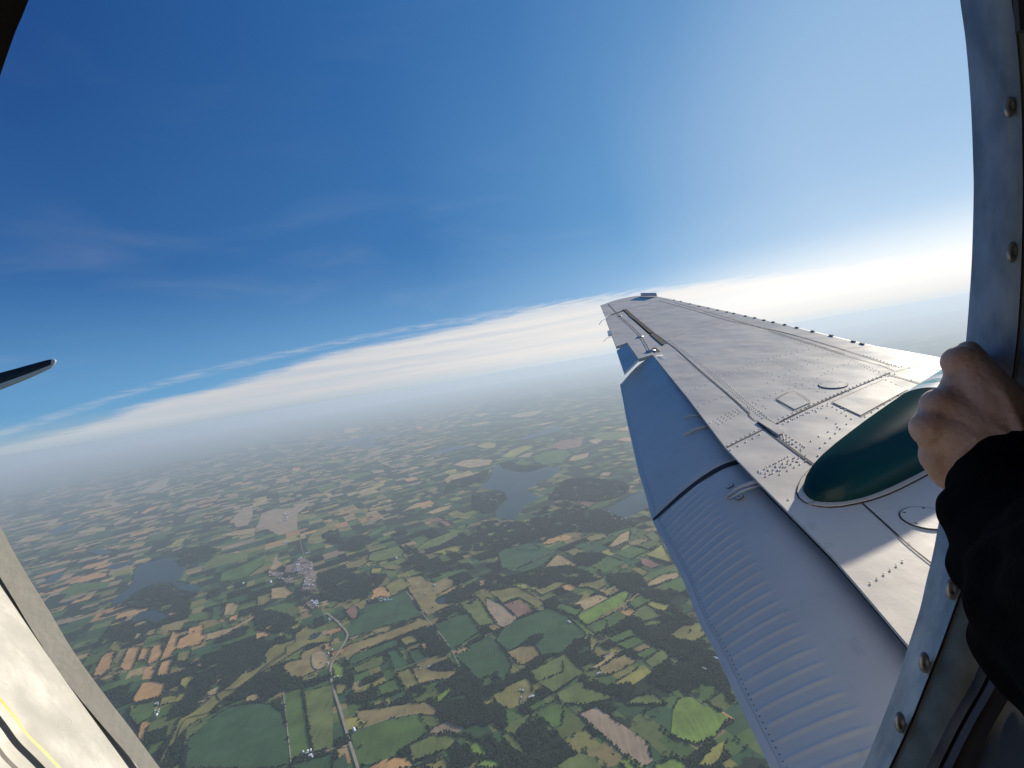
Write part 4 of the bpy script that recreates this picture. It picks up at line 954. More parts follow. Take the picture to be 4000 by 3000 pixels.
# rivets -----------------------------------------------------------
RV = []
def riv(c, f, sp, r=.0052, rows=1, gap=0.02):
    P = [Wp(*p, .002) for p in gp(c, f)]
    for i in range(len(P) - 1):
        L = np.linalg.norm(P[i + 1] - P[i]); k = max(1, int(L / sp)); d = (P[i + 1] - P[i]) / L; s = np.cross(d, N)
        for rr in range(rows):
            for j in range(k): RV.append((P[i] + d * (j + .5 * (rr % 2)) * L / k + s * gap * rr, r * (.62 if r > .0055 else .88)))
for a in [(102, (95, 850, 400, 715, 800, 545, 1040, 455), .035, .005, 2, .018), (102, (90, 915, 300, 815, 560, 700), .04), (102, (560, 745, 720, 850, 800, 850), .04), (102, (600, 735, 700, 800), .04),
          (102, (180, 870, 330, 795, 420, 790, 510, 840, 590, 890), .05), (102, (300, 1085, 440, 1000, 600, 920, 760, 870), .05), (102, (590, 890, 690, 880), .05),
          (102, (95, 970, 280, 1070), .028, .0075, 2, .025), (102, (110, 1000, 220, 1085), .028, .007), (102, (210, 1060, 370, 1200), .04, .006, 2, .02),
          (102, (570, 716, 780, 800), .05), (102, (840, 830, 1060, 690, 1200, 605), .07), (102, (1020, 515, 1200, 600), .05), (102, (590, 700, 950, 540), .055),
          (102, (730, 340, 960, 440, 1080, 470), .035, .004, 2, .02), (102, (830, 300, 1100, 390, 1210, 410), .035), (102, (960, 380, 1100, 440), .02, .005), (102, (1030, 375, 1150, 410), .02, .005),
          (102, (1095, 465, 1240, 515, 1310, 545), .09), (102, (1220, 410, 1400, 380), .1), (102, (1040, 480, 870, 700), .2),
          (102, (430, 495, 560, 420, 750, 350), .05, .004), (102, (0, 330, 200, 260, 430, 200), .05, .004), (102, (0, 450, 300, 560, 500, 640), .06, .004), (102, (170, 270, 400, 380, 600, 470), .06, .004),
          (102, (640, 640, 760, 580, 900, 500), .06, .004), (102, (0, 540, 250, 420, 520, 300), .06, .004),
          (101, (700, 500, 960, 690, 1200, 890, 1400, 1060, 1640, 1260), .03, .0045, 2, .018), (101, (760, 620, 1000, 810, 1220, 985, 1370, 1100), .03, .0045), (101, (1390, 1160, 1450, 1210), .03, .005),
          (101, (640, 720, 830, 655), .05, .0045), (101, (750, 840, 960, 760), .05, .0045), (101, (840, 955, 1050, 865), .05, .0045), (101, (950, 1075, 1200, 970), .05, .0045),
          (101, (1050, 1215, 1250, 1110, 1360, 1070), .033, .0065, 3, .026), (101, (1200, 1410, 1510, 1250), .035, .0045), (101, (1225, 1450, 1420, 1350, 1530, 1290), .05, .0055),
          (101, (1420, 1040, 1620, 960, 1900, 860), .05, .0045), (101, (1090, 830, 1400, 700, 1950, 560), .05, .004, 2, .03), (101, (700, 490, 900, 410, 1210, 340), .045, .004, 2, .02), (101, (900, 560, 1250, 440), .06, .004),
          (101, (320, 240, 500, 190, 700, 155), .05, .004), (101, (1180, 330, 1700, 480, 2212, 640), .05, .0035), (101, (900, 240, 1300, 350, 2212, 660), .07, .0035), (101, (1240, 500, 1700, 740, 2100, 980), .07, .004),
          (101, (1450, 1050, 1510, 1070, 1560, 1110), .03, .0045), (101, (1480, 1115, 1560, 1180), .03, .005), (101, (640, 600, 760, 500), .05, .003),
          (101, (1470, 1640, 1620, 1560, 1770, 1480), .034, .007, 1), (101, (1490, 1648, 1680, 1560, 1830, 1490), .034, .007), (101, (1530, 1650, 1720, 1565, 1860, 1500), .034, .007), (101, (1590, 1650, 1720, 1600), .034, .007),
          (103, (1250, 300, 1380, 240, 1520, 170), .033, .007, 4, .026), (103, (1310, 350, 1460, 270, 1650, 200), .033, .007), (101, (1680, 1300, 1830, 1400, 1900, 1450), .028, .0075, 2, .024), (101, (1640, 1330, 1760, 1420), .026, .007),
          (101, (1980, 1500, 2000, 1430, 2212, 1230), .055, .0055), (101, (1640, 1220, 1960, 1110, 2212, 1010), .04, .005), (105, (150, 565, 230, 512, 375, 412), .03, .006), (105, (380, 330, 500, 430), .05, .004),
          (103, (1505, 548, 1520, 552), .02, .007)]:
    riv(*a)
v_, f_ = ico(); mb = MB(); va = np.cross(N, [0, 0, 1.0]); va /= np.linalg.norm(va); vb = np.cross(N, va)
for p, r in RV:
    q = [p + (va * a[0] + vb * a[1]) * r + N * a[2] * r * .34 for a in v_]; mb.add(q, f_)
o = mb.build('rivets', M['wing'], wing, True); o['kind'] = 'stuff'; print('rivets', len(RV))
# vortex tabs along the leading edge
lt = [(740, 158), (800, 170), (880, 192), (960, 212), (1040, 228), (1120, 246), (1200, 262), (1260, 275), (1360, 297), (1440, 313), (1520, 333), (1600, 350), (1700, 372), (1805, 398), (1940, 430), (2100, 466)]
P = gp(101, [a for q in lt for a in q]) + gp(102, (255, 66, 395, 98, 555, 137, 745, 186, 820, 207))
for p in P:
    a = Wc(*p, .0); q = Wc(p[0] + 12, p[1] + 3, .0); d = (q - a) / np.linalg.norm(q - a); c = np.cross(d, n_)
    L = .045; b0 = a - d * L / 2 + n_ * .001; V = [b0, b0 + d * L, b0 + d * L + n_ * .006, b0 + n_ * .006]; mb = MB(); slab(mb, [wd(x) for x in V], wd(c) * .012); mb.build('vortex_tab', M['seam'], wing)

# static wicks on the aileron
for a, b in (((2363, 1247), (2340, 1268)), ((2392, 1315), (2357, 1334))):
    p, q = Wp(*a, -.01), Wp(*b, -.05); mb = MB(); d = q - p; s1 = np.cross(d, N); s1 /= np.linalg.norm(s1); w = .0035
    mid = (p + q) / 2 + N * .02
    for x, y in ((p, mid), (mid, q)): mb.add([x - s1 * w, x + s1 * w, y + s1 * w, y - s1 * w, x - s1 * w - N * w, x + s1 * w - N * w, y + s1 * w - N * w, y - s1 * w - N * w], [(0, 1, 2, 3), (7, 6, 5, 4), (0, 4, 5, 1), (1, 5, 6, 2), (2, 6, 7, 3), (3, 7, 4, 0)])
    mb.build('static_wick', M['edge'], ail)
mb = MB(); slab(mb, [Wp(2372, 1293, -.005), Wp(2384, 1289, -.005), Wp(2388, 1309, -.005), Wp(2376, 1311, -.005)], -N * .01); mb.build('counterweight', M['edge'], ail)
# aileron hinge blisters
for px, py, s in ((2500, 1316, .028), (2542, 1371, .034), (2422, 1235, .02)):
    p = Wp(px, py, .0); mb = MB(); mb.add([p + (va * a[0] * 1.6 + vb * a[1]) * s + N * a[2] * s * .35 for a in v_], f_); mb.build('hinge_blister', M['edge'], ail, True)

# nacelle ----------------------------------------------------------
d_ = np.array([1.8315, .549, -1]); d_ -= n_ * d_.dot(n_); d_ /= np.linalg.norm(d_); cc_ = np.cross(n_, d_)
T0 = Wc(3131, 1905)
ks = [-.075, -.07, -.055, -.03, 0, .04, .09, .16, .27, .38, .55, .8, 1.0, 1.3, 1.7, 2.2, 2.8, 3.3]
ka = [.002, .018, .04, .065, .083, .10, .115, .128, .142, .153, .170, .19, .2, .207, .215, .22, .2, .15]
kh = [.002, .02, .04, .06, .075, .092, .108, .12, .132, .14, .149, .160, .170, .188, .2, .21, .19, .15]
def nac(s, th, ea=0.0, eh=0.0):
    a = np.interp(s, ks, ka) + ea; h = np.interp(s, ks, kh) + eh
    return wd(T0 + d_ * s + cc_ * (-.09 + a * math.cos(th)) + n_ * (h * abs(math.sin(th)) ** .92))
S = np.concatenate([-.075 + .115 * (np.linspace(0, 1, 14) ** 2), np.linspace(.06, 3.3, 90)]); K = 40
V = [nac(s, math.pi * k / K) for s in S for k in range(K + 1)]
Fc = [(i * (K + 1) + k, i * (K + 1) + k + 1, (i + 1) * (K + 1) + k + 1, (i + 1) * (K + 1) + k) for i in range(len(S) - 1) for k in range(K)]
def band(s):
    for lo, hi, m in ((.90, .96, 1), (.96, 1.03, 2), (1.03, 1.10, 1)):
        if lo <= s < hi: return m
    return 0 if s < 1.1 else 2
mi = [band((S[i] + S[i + 1]) / 2) for i in range(len(S) - 1) for k in range(K)]
nacelle = mesh('engine_nacelle', V, Fc, None, plane, True, [M['green'], M['white'], M['pale_green']], mi)
nacelle['label'] = 'dark green glossy teardrop engine nacelle with pale stripes'
# pale fairing lip round the nacelle foot
S2 = np.concatenate([-.100 + .14 * (np.linspace(0, 1, 16) ** 2), np.linspace(.06, 2.6, 40)])
def lipw(s): return -.006 + np.interp(s, [-.100, -.096, -.08, -.05, 0, .05, .1, .2, .38, .8, 2.6], [.002, .028, .055, .082, .107, .127, .142, .158, .176, .21, .245])
left = [wd(T0 + d_ * s + cc_ * (-.09 - lipw(s))) for s in S2]; right = [wd(T0 + d_ * s + cc_ * (-.09 + lipw(s))) for s in S2]
mb = MB(); slab(mb, [q + N * .007 for q in left + right[::-1]], -N * .009); mb.build('fairing_lip', M['wing'], nacelle)
mb = MB(); left = [wd(T0 + d_ * s + cc_ * (-.09 - lipw(s) - .005)) for s in S2]; right = [wd(T0 + d_ * s + cc_ * (-.09 + lipw(s) + .005)) for s in S2]
slab(mb, [q + N * .0035 for q in left + right[::-1]], -N * .005); mb.build('fairing_seal', M['seam'], nacelle)

# flaps --------------------------------------------------------------
Ah, Bh = Wc(2549, 1386), Wc(3545, 2517); hh = (Ah - Bh) / np.linalg.norm(Ah - Bh)
fd = -d_ + hh * d_.dot(hh); fd /= np.linalg.norm(fd); DL = R_(30); gf = fd * math.cos(DL) - n_ * math.sin(DL); fn = np.cross(gf, hh); fn /= np.linalg.norm(fn)
if fn.dot(n_) < 0: fn = -fn
o_f = Bh - n_ * .07
def Fc_(x, y): r = ray(x, y); return r * (fn.dot(o_f) / fn.dot(r))
def co(p): q = p - o_f; return q.dot(hh), q.dot(gf)
te = [(2424, 1502), (2450, 1640), (2499, 1850), (2524, 1926), (2551, 2032), (2600, 2125), (2671, 2260), (2744, 2450), (2790, 2525), (2899, 2761), (3016, 3000), (3150, 3260)]
tec = [co(Fc_(*p)) for p in te]; ts = np.array([a for a, b in tec]); tg = np.array([b for a, b in tec]); o = np.argsort(ts); ts, tg = ts[o], tg[o]
def flap_pt(sh, st, k, bead=None):
    """sh: span at hinge, st: span at trailing edge, k: 0 hinge .. 1 trailing edge"""
    s = sh + (st - sh) * k; g = -.10 + (np.interp(st, ts, tg) + .10) * k
    bl = .085 * max(0, (1 - (k - .30) ** 2 / .49)) - .085 * .83 * (1 if k < 0 else 0)
    z = .050 * 4 * (k ** .8) * (1 - k) ** 1.25
    far = max(0, min(1, (s - .9) / 2.4)); z -= .035 * (1 - far) * max(0, 1 - k / .34) ** 2
    if bead: z += bead(s, g, k)
    return wd(o_f + hh * s + gf * g + fn * (z - .03 + .03 * k + .055 * far * (1 - k)))
def at_px(x, y):
    best = (1e9, 0, 0)
    for i in range(90):
        for j in range(60):
            s_ = -.4 + 1.7 * i / 89; k_ = .35 + .65 * j / 59; q = RM.T @ flap_pt(s_, s_, k_); e = (2000 - F * q[0] / q[2] - x) ** 2 + (1500 + F * q[1] / q[2] - y) ** 2
            if e < best[0]: best = (e, s_, -.10 + (np.interp(s_, ts, tg) + .10) * k_)
    return best
b1, b2 = at_px(2912, 2716), at_px(3206, 2575); BS = (b2[1] - b1[1]) / (b2[2] - b1[2]); b3, b4 = at_px(2590, 2062), at_px(2757, 1903); BS2 = (b4[1] - b3[1]) / (b4[2] - b3[2]); print('bead slope', b1, b2, BS, b3, b4, BS2)
def bead(s, g, k):
    ph = (s - (BS + (BS2 - BS) * max(0, min(1, (s - b1[1]) / (b3[1] - b1[1])))) * (g - .35)) / .047; f = ph - math.floor(ph); r = math.exp(-((f - .5) / .12) ** 2)
    gl = np.interp(s, ts, tg); m = max(0, min(1, (k - .46) / .09)) * max(0, min(1, (gl - g - .02) / .03)); return .0044 * r * m
def make_flap(name, sh0, sh1, st0, st1, ns, nk, bd=None):
    V = []; L = []
    for i in range(ns + 1):
        t = i / ns; sh = sh0 + (sh1 - sh0) * t; st = st0 + (st1 - st0) * t
        for k in range(nk + 1): V.append(flap_pt(sh, st, k / nk, bd))
    nn = (ns + 1) * (nk + 1); W = nk + 1
    for i in range(ns + 1):
        for k in range(nk + 1): V.append(V[i * W + k] - wd(fn) * (.004 + .05 * (1 - k / nk)))
    Fc = [(i * W + k, i * W + k + 1, (i + 1) * W + k + 1, (i + 1) * W + k) for i in range(ns) for k in range(nk)]
    Fc += [(nn + a, nn + d, nn + c, nn + b) for a, b, c, d in Fc[:]]
    for k in range(nk): Fc += [(k, nn + k, nn + k + 1, k + 1), (ns * W + k, ns * W + k + 1, nn + ns * W + k + 1, nn + ns * W + k)]
    for i in range(ns): Fc += [(i * W + nk, nn + i * W + nk, nn + (i + 1) * W + nk, (i + 1) * W + nk)]
    return mesh(name, V, Fc, M['flap'], plane, True)
sp_te = co(Fc_(2551, 2032))[0]; sp_h = (Wc(2843, 1768) - o_f).dot(hh)
so_te = co(Fc_(2424, 1502))[0]; so_h = (Wc(2549, 1392) - o_f).dot(hh); print('flap spans', sp_te, sp_h, so_te, so_h)
fo = make_flap('flap', so_h, sp_h + .02, so_te, sp_te + .008, 40, 24); fo['label'] = 'smooth outboard flap section'
fi = make_flap('flap', sp_h - .0, -.75, sp_te - .012, -.45, 420, 60, bead); fi['label'] = 'beaded inboard flap section'
# slot seal between the flap sections
V = [];
for k in range(25):
    V += [flap_pt(sp_h + .035, sp_te + .012, k / 24) + wd(fn) * .002, flap_pt(sp_h - .012, sp_te - .014, k / 24) + wd(fn) * .002]
mesh('slot_seal', V, [(2 * i, 2 * i + 1, 2 * i + 3, 2 * i + 2) for i in range(24)], M['slot'], fi)
# trailing edge strip
for fl_, s0, s1 in ((fo, so_te, sp_te + .01), (fi, sp_te - .015, -.45)):
    mb = MB(); V = []
    for i in range(41):
        s = s0 + (s1 - s0) * i / 40; g = np.interp(s, ts, tg); a = wd(o_f + hh * s + gf * (g - .02) + fn * .004); b = wd(o_f + hh * s + gf * (g + .004) + fn * .0025); V += [a, b, b - wd(fn) * .006]
    mb.add(V, [(3 * i + j, 3 * i + j + 1, 3 * i + j + 4, 3 * i + j + 3) for i in range(40) for j in (0, 1)]); mb.build('trailing_edge_strip', M['flap'], fl_)
    mb = MB()
    rr = random.Random(5)
    for i in range(60 if fl_ is fo else 90):
        s = s0 + (s1 - s0) * i / (60 if fl_ is fo else 90); g = np.interp(s, ts, tg); p = wd(o_f + hh * s + gf * (g - .032) + fn * .006); mb.add([p + (v[0] * wd(hh) + v[1] * wd(gf)) * .0019 + v[2] * wd(fn) * .0012 for v in v_], f_)
    q = mb.build('edge_rivets', M['seam'] if fl_ is fi else M['edge'], fl_); q['kind'] = 'stuff'
mb = MB(); V = []
for p in [(3760, 2757), (3545, 2517), (3245, 2166), (2965, 1885), (2689, 1557), (2560, 1400)]:
    a = Wc(*p) + n_ * -.011 + d_ * .035; V += [wd(a), wd(a - n_ * .10), wd(a + d_ * .3 - n_ * .10), wd(a + d_ * .3)]
mb.add(V, [(4 * i + j, 4 * i + (j + 1) % 4, 4 * i + 4 + (j + 1) % 4, 4 * i + 4 + j) for i in range(5) for j in range(4)]); mb.build('flap_gap_shade', M['cabin'], wing)  # added near-black box under the trailing edge, its colour deepens the gap shadow
# flap tracks: curved arms reaching from the wing over the flap, each with round covers
def bez(pts, n=16): return dense(pts, n)
def arm(name, px, r, parent, lift):
    P = []
    pts = dense(px, 5); nP = len(pts)
    for i, p in enumerate(pts):
        t = i / (nP - 1); q = Fc_(*p) * (1 - .0) ; P.append(wd(q * (1 - lift * (.45 + .55 * math.sin(math.pi * t)))))
    mb = MB(); n = 8; V = []
    for i, p in enumerate(P):
        a = P[max(0, i - 1)]; b = P[min(len(P) - 1, i + 1)]; d = (b - a) / np.linalg.norm(b - a); s = np.cross(d, N); s /= np.linalg.norm(s); u = np.cross(s, d)
        rr = r * (.45 + .55 * min(1, i / 5))
        V += [p + (s * math.cos(2 * math.pi * j / n) + u * .8 * math.sin(2 * math.pi * j / n)) * rr for j in range(n)]
    mb.add(V, [(i * n + j, i * n + (j + 1) % n, (i + 1) * n + (j + 1) % n, (i + 1) * n + j) for i in range(len(P) - 1) for j in range(n)] + [tuple(range(n)), tuple(range(len(V) - n, len(V)))[::-1]])
    return mb.build(name, M['flap'], parent, True)
arm('flap_track', gp(101, (805, 1345, 860, 1305, 930, 1270, 1030, 1250)), .012, fo, .045)
arm('flap_track', gp(101, (800, 1185, 850, 1165, 900, 1155, 960, 1160)), .009, fo, .045)
arm('flap_track', gp(103, (945, 550, 1010, 500, 1090, 445, 1240, 400, 1270, 405)), .010, fi, .045)
arm('flap_track', gp(103, (980, 558, 1040, 520, 1120, 475, 1270, 432)), .006, fi, .05)
for c, x, y, par in ((103, 997, 436, fi), (103, 1080, 535, fi), (101, 875, 1343, fo)):
    fnr = lambda px, py, off: wd(Fc_(px, py) * .972)
    mb = MB(); disc_px(mb, c, x, y, .017, 0, 24, fnr, wd(fn), .0022); mb.build('inspection_cover', M['seam'], par)
    mb = MB(); disc_px(mb, c, x, y, .0157, 0, 24, fnr, wd(fn), .0026); mb.build('cover_plate', M['flap'], par)
    mb = MB(); disc_px(mb, c, x, y, .0032, 0, 10, fnr, wd(fn), .0036); mb.build('cover_screw', M['seam'], par)

# tail plane ----------------------------------------------------------
def tail():
    D = 5.0; xs = [-1400, -700, -200, 0, 60, 110, 150, 180, 200, 212, 220]
    topy = [1850, 1660, 1512, 1456, 1440, 1426, 1415, 1407, 1403, 1402, 1408]; boty = [1960, 1760, 1588, 1524, 1500, 1480, 1462, 1448, 1437, 1426, 1412]
    V = []; K = 24
    for x, a, b in zip(xs, topy, boty):
        p, q = ray(x, a) * D, ray(x, b) * D; c = (p + q) / 2; u = (p - q) / 2; L = np.linalg.norm(u); back = ray(x, (a + b) / 2); back /= np.linalg.norm(back)
        dep = max(.02, L * 9)
        for k in range(K):
            th = 2 * math.pi * k / K; cx = math.cos(th); V.append(wd(c + u * math.sin(th) - back * L * .6 * max(cx, 0) + back * dep * max(-cx, 0)))
    Fc = []; mi = []
    for i in range(len(xs) - 1):
        for k in range(K):
            Fc.append((i * K + k, i * K + (k + 1) % K, (i + 1) * K + (k + 1) % K, (i + 1) * K + k)); th = 360 * (k + .5) / K
            mi.append(2 if i >= 8 else (1 if 200 <= th <= 340 else 0))
    Fc.append(tuple(range(len(V) - K, len(V)))); mi.append(2)
    o = mesh('tailplane', V, Fc, None, plane, True, [M['boot'], M['white'], M['white']], mi); o['label'] = 'black booted leading edge of the tailplane with a white tip'
tail()

# door frame ------------------------------------------------------------
def rib(name, A, B, fa, fb, mat, parent, th=.003, k=4, bulge=0.0):
    """ribbon between two pixel lines, each put on its own surface"""
    A = dense(A, k); n = len(A); B = dense(B, k); m = len(B)
    Bi = [np.array([np.interp(i * (m - 1) / (n - 1), range(m), [b[j] for b in B]) for j in (0, 1)]) for i in range(n)]
    V = []; K = 6
    for a, b in zip(A, Bi):
        pa, pb = fa(*a), fb(*b)
        for j in range(K + 1):
            t = j / K; q = pa + (pb - pa) * t; q = q * (1 - bulge * 4 * t * (1 - t)); V.append(q)
    W = K + 1; nn = len(V); V = [wd(v) for v in V] + [wd(v * (1 + th / np.linalg.norm(v))) for v in V]
    Fc = [(i * W + j, i * W + j + 1, (i + 1) * W + j + 1, (i + 1) * W + j) for i in range(n - 1) for j in range(K)]; Fc += [(nn + a, nn + d, nn + c, nn + b) for a, b, c, d in Fc[:]]
    for j in (0, K):      # the two edges get vertices of their own so that they shade as sharp edges
        b0 = len(V); V += [V[i * W + j] for i in range(n)] + [V[nn + i * W + j] for i in range(n)]
        for i in range(n - 1): Fc.append((b0 + i, b0 + i + 1, b0 + n + i + 1, b0 + n + i) if j == 0 else (b0 + i, b0 + n + i, b0 + n + i + 1, b0 + i + 1))
    return mesh(name, V, Fc, mat, parent, True)
dz = lambda z: (lambda x, y: ray(x, y) * z)
pe = [(3735, -160), (3750, 0), (3773, 169), (3792, 405), (3801, 633), (3803, 760), (3796, 1013), (3784, 1199), (3773, 1334), (3757, 1500), (3730, 1700), (3691, 1920), (3671, 2019), (3645, 2159), (3618, 2271), (3592, 2384), (3552, 2510), (3512, 2636), (3479, 2729), (3433, 2848), (3370, 3000), (3280, 3200)]
pg = [(3938, -160), (3950, 0), (3963, 84), (3980, 253), (3990, 422), (3994, 633), (3995, 760), (3990, 1013), (3978, 1250), (3963, 1400), (3949, 1503), (3915, 1750), (3870, 1950), (3777, 2238), (3731, 2364), (3671, 2530), (3605, 2696), (3552, 2828), (3472, 3000), (3370, 3200)]
post = rib('door_post', pe, pg, dz(.455), dz(.42), M['post'], plane, .003, 4, .004)
post['label'] = 'bluish bare metal door post with screw heads'
rib('gap_seal', [(x - 3, y) for x, y in pg], [(x + 16, y) for x, y in pg], dz(.4235), dz(.4235), M['rubber'], plane, .002)
pk = [(4250, -160), (4260, 422), (4240, 1013), (4180, 1503), (4080, 2000), (3985, 2238), (3890, 2470), (3830, 2590), (3791, 2676), (3711, 2815), (3631, 2974), (3520, 3200)]
pg2 = [(x + 11, y) for x, y in pg]
ip = rib('inner_panel', pg2, pk, dz(.4205), dz(.395), M['panel'], plane, .003, 4, .003); ip['label'] = 'scuffed greenish metal panel inside the door post'
pk2 = [(x + 42, y + 8) for x, y in pk]; pk3 = [(x + 58, y + 12) for x, y in pk]; pk4 = [(x + 92, y + 16) for x, y in pk]; pk5 = [(x + 118, y + 20) for x, y in pk]; pk6 = [(x + 165, y + 26) for x, y in pk]; pk7 = [(x + 420, y + 60) for x, y in pk]
rib('door_seal', pk, pk2, dz(.394), dz(.38), M['brownseal'], plane)
rib('door_seal', pk2, pk3, dz(.392), dz(.392), M['rubber'], plane)
rib('door_track', pk3, pk4, dz(.378), dz(.372), M['track'], plane)
rib('door_seal', pk4, pk5, dz(.378), dz(.372), M['brownseal'], plane)
rib('door_track', pk5, pk6, dz(.37), dz(.366), M['cabin'], plane)
rib('cabin_lining', pk6, pk7, dz(.37), dz(.30), M['cabin'], plane)
for x, y in ((3950, 420), (3960, 986), (3723, 2301), (3618, 2586), (3523, 2820)):
    t = .4275; x -= 10; c = ray(x, y) * (t - .003); vdir = c / np.linalg.norm(c); a = np.cross(vdir, [0, 1, 0]); a /= np.linalg.norm(a); b = np.cross(a, vdir); tl = np.array([0, 0, 1.])
    mb = MB(); n = 18; V = []
    for r, h in ((.0088, 0), (.0086, .0012), (.0062, .0026), (.0036, .0028), (.0028, .0012)):
        V += [wd(c + (np.array([1, 0, 0]) * math.cos(2 * math.pi * j / n) * .50 + np.array([0, 1, 0]) * math.sin(2 * math.pi * j / n)) * r + tl * h) for j in range(n)]
    mb.add(V, [(i * n + j, i * n + (j + 1) % n, (i + 1) * n + (j + 1) % n, (i + 1) * n + j) for i in range(4) for j in range(n)] + [tuple(range(4 * n, 5 * n))])
    mb.build('screw', M['screw'], post, True)
# upper right latch piece
mb = MB(); slab(mb, [wd(ray(x, y) * .41) for x, y in ((3975, -20), (4060, -20), (4060, 118), (3985, 118))], wd([0, 0, -.004])); mb.build('latch_plate', M['track'], plane)

# left jamb: edge strip facing the cabin and broad face catching the sun
je = [(-220, 1680), (-110, 1860), (0, 2053), (51, 2151), (123, 2274), (205, 2407), (287, 2545), (410, 2715), (513, 2848), (625, 3000), (760, 3170)]
jb = [(-220, 1900), (-110, 2075), (0, 2253), (60, 2352), (123, 2458), (236, 2632), (359, 2786), (492, 2940), (540, 3000), (680, 3170)]
nb = np.array([.50, .36, .45]); nb /= np.linalg.norm(nb); nL = np.array([.82, .56, -.06]); nL /= np.linalg.norm(nL)
def jedge(x, y): return ray(x, y) * .60
Q0 = jedge(205, 2407); Q1 = jedge(513, 2848)
def onplane(nr, p0): return lambda x, y: ray(x, y) * (nr.dot(p0) / nr.dot(ray(x, y)))
ed = Q1 - Q0; ed /= np.linalg.norm(ed); nb -= ed * nb.dot(ed); nb /= np.linalg.norm(nb); nL -= ed * nL.dot(ed); nL /= np.linalg.norm(nL)
fb_ = onplane(nb, Q0); Bv = fb_(236, 2632); fL = onplane(nL, Bv)
rib('door_jamb_edge', je, jb, onplane(nb, Q0), fb_, M['jambedge'], plane, .003, 4, 0)
jy = [(-480, 2160), (-260, 2430), (-120, 2590), (0, 2722), (60, 2795), (113, 2868), (180, 2935), (241, 3000), (330, 3100)]
jf = rib('door_jamb', [(x + 40, y - 24) for x, y in jb], jy, fL, fL, M['jamb'], plane, .003, 4, 0); jf['label'] = 'sunlit cream painted door jamb'
j2 = [(x - 9, y + 8) for x, y in jy]; j3 = [(x - 88, y + 84) for x, y in jy]; j4 = [(x - 102, y + 96) for x, y in jy]; j5 = [(x - 190, y + 172) for x, y in jy]; j6 = [(x - 420, y + 380) for x, y in jy]
fL2 = lambda x, y: fL(x, y) * .985
rib('yellow_piping', jy, j2, fL2, fL2, M['yellow'], plane); rib('door_track', j2, j3, fL, fL, M['jamb'], plane); rib('door_seal', j3, j4, fL, fL, M['brownseal'], plane)
rib('door_track', j4, j5, fL, fL, M['jamb'], plane); rib('door_seal', j5, j6, fL2, fL2, M['brownseal'], plane)
mb = MB()
for r0, r1 in ((.0071, .0069), (.0043, .0042)):
    c = fL(256, 2824) + nL * .0006; a = ed; b = np.cross(nL, ed); n = 28
    V = [wd(c + (a * math.cos(2 * math.pi * j / n) + b * math.sin(2 * math.pi * j / n)) * r) for r in (r0, r1) for j in range(n)]; mb.add(V, [(j, (j + 1) % n, n + (j + 1) % n, n + j) for j in range(n)])
mb.build('ring_mark', M['jambedge'], jf)
# dark header corner of the door, close to the camera
mb = MB(); slab(mb, [wd(ray(x, y) * .24) for x, y in dense([(-600, -500), (300, -500), (112, 0), (62, 120), (28, 215), (-4, 310), (-200, 900), (-600, 1500)], 3)], wd([-.02, .02, -.006])); mb.build('door_header', M['rubber'], plane)
# cabin shell behind the camera (the side the door opens from) and outer skin beside the door
def quadbox(name, P, mat, th):
    mb = MB(); slab(mb, [wd(p) for p in P], wd(th)); return mb.build(name, mat, plane)
x0, x1, y0, y1, z0, z1 = -.95, .95, -.75, .80, -.30, 1.5
quadbox('cabin_wall', [(x0, y0, z1), (x1, y0, z1), (x1, y1, z1), (x0, y1, z1)], M['wall'], [0, 0, .02])
quadbox('cabin_bulkhead', [(x1, y0, z0 - .16), (x1, y0, z1), (x1, y1, z1), (x1, y1, z0 - .16)], M['cabin'], [.02, 0, 0])
quadbox('cabin_bulkhead', [(x0, y0, z0), (x0, y0, z1), (x0, y1, z1), (x0, y1, z0)], M['wall'], [-.02, 0, 0])
quadbox('cabin_floor', [(x0, y0, z0), (x1, y0, z0), (x1, y0, z1), (x0, y0, z1)], M['wall'], [0, -.02, 0])
quadbox('cabin_ceiling', [(x0, y1, z0), (x1, y1, z0), (x1, y1, z1), (x0, y1, z1)], M['wall'], [0, .02, 0])
quadbox('fuselage_skin', [(.49, -.8, -.445), (1.6, -.8, -.52), (1.6, .9, -.52), (.49, .9, -.445)], M['wing'], [0, 0, .01])
quadbox('fuselage_skin', [(-.9, .46, -.45), (.5, .46, -.45), (.5, .9, -.3), (-.9, .9, -.3)], M['wing'], [0, .01, 0])

# ================================================================== PERSON: hand and black sleeve
def capsule(mb, p, q, r0, r1, n=16, m=6):
    p = np.asarray(p, float); q = np.asarray(q, float); d = q - p; L = np.linalg.norm(d); d = d / L if L > 1e-9 else np.array([0, 0, 1.]); a = np.cross(d, [.3, .5, .8]); a /= np.linalg.norm(a); b = np.cross(d, a); V = []
    for i in range(m + 1): th = -math.pi / 2 + math.pi / 2 * i / m; V.append((p + d * math.sin(th) * r0, math.cos(th) * r0))
    for i in range(m + 1): th = math.pi / 2 * i / m; V.append((q + d * math.sin(th) * r1, math.cos(th) * r1))
    vs = [c + (a * math.cos(2 * math.pi * j / n) + b * math.sin(2 * math.pi * j / n)) * max(r, 1e-5) for c, r in V for j in range(n)]
    R = len(V); mb.add(vs, [(i * n + j, i * n + (j + 1) % n, (i + 1) * n + (j + 1) % n, (i + 1) * n + j) for i in range(R - 1) for j in range(n)] + [tuple(range(n))[::-1], tuple(range((R - 1) * n, R * n))])
def pc(x, y, z): return ray(x, y) * z
def chain(mb, pts):
    for (a, ra), (b, rb) in zip(pts[:-1], pts[1:]): capsule(mb, a, b, ra, rb)
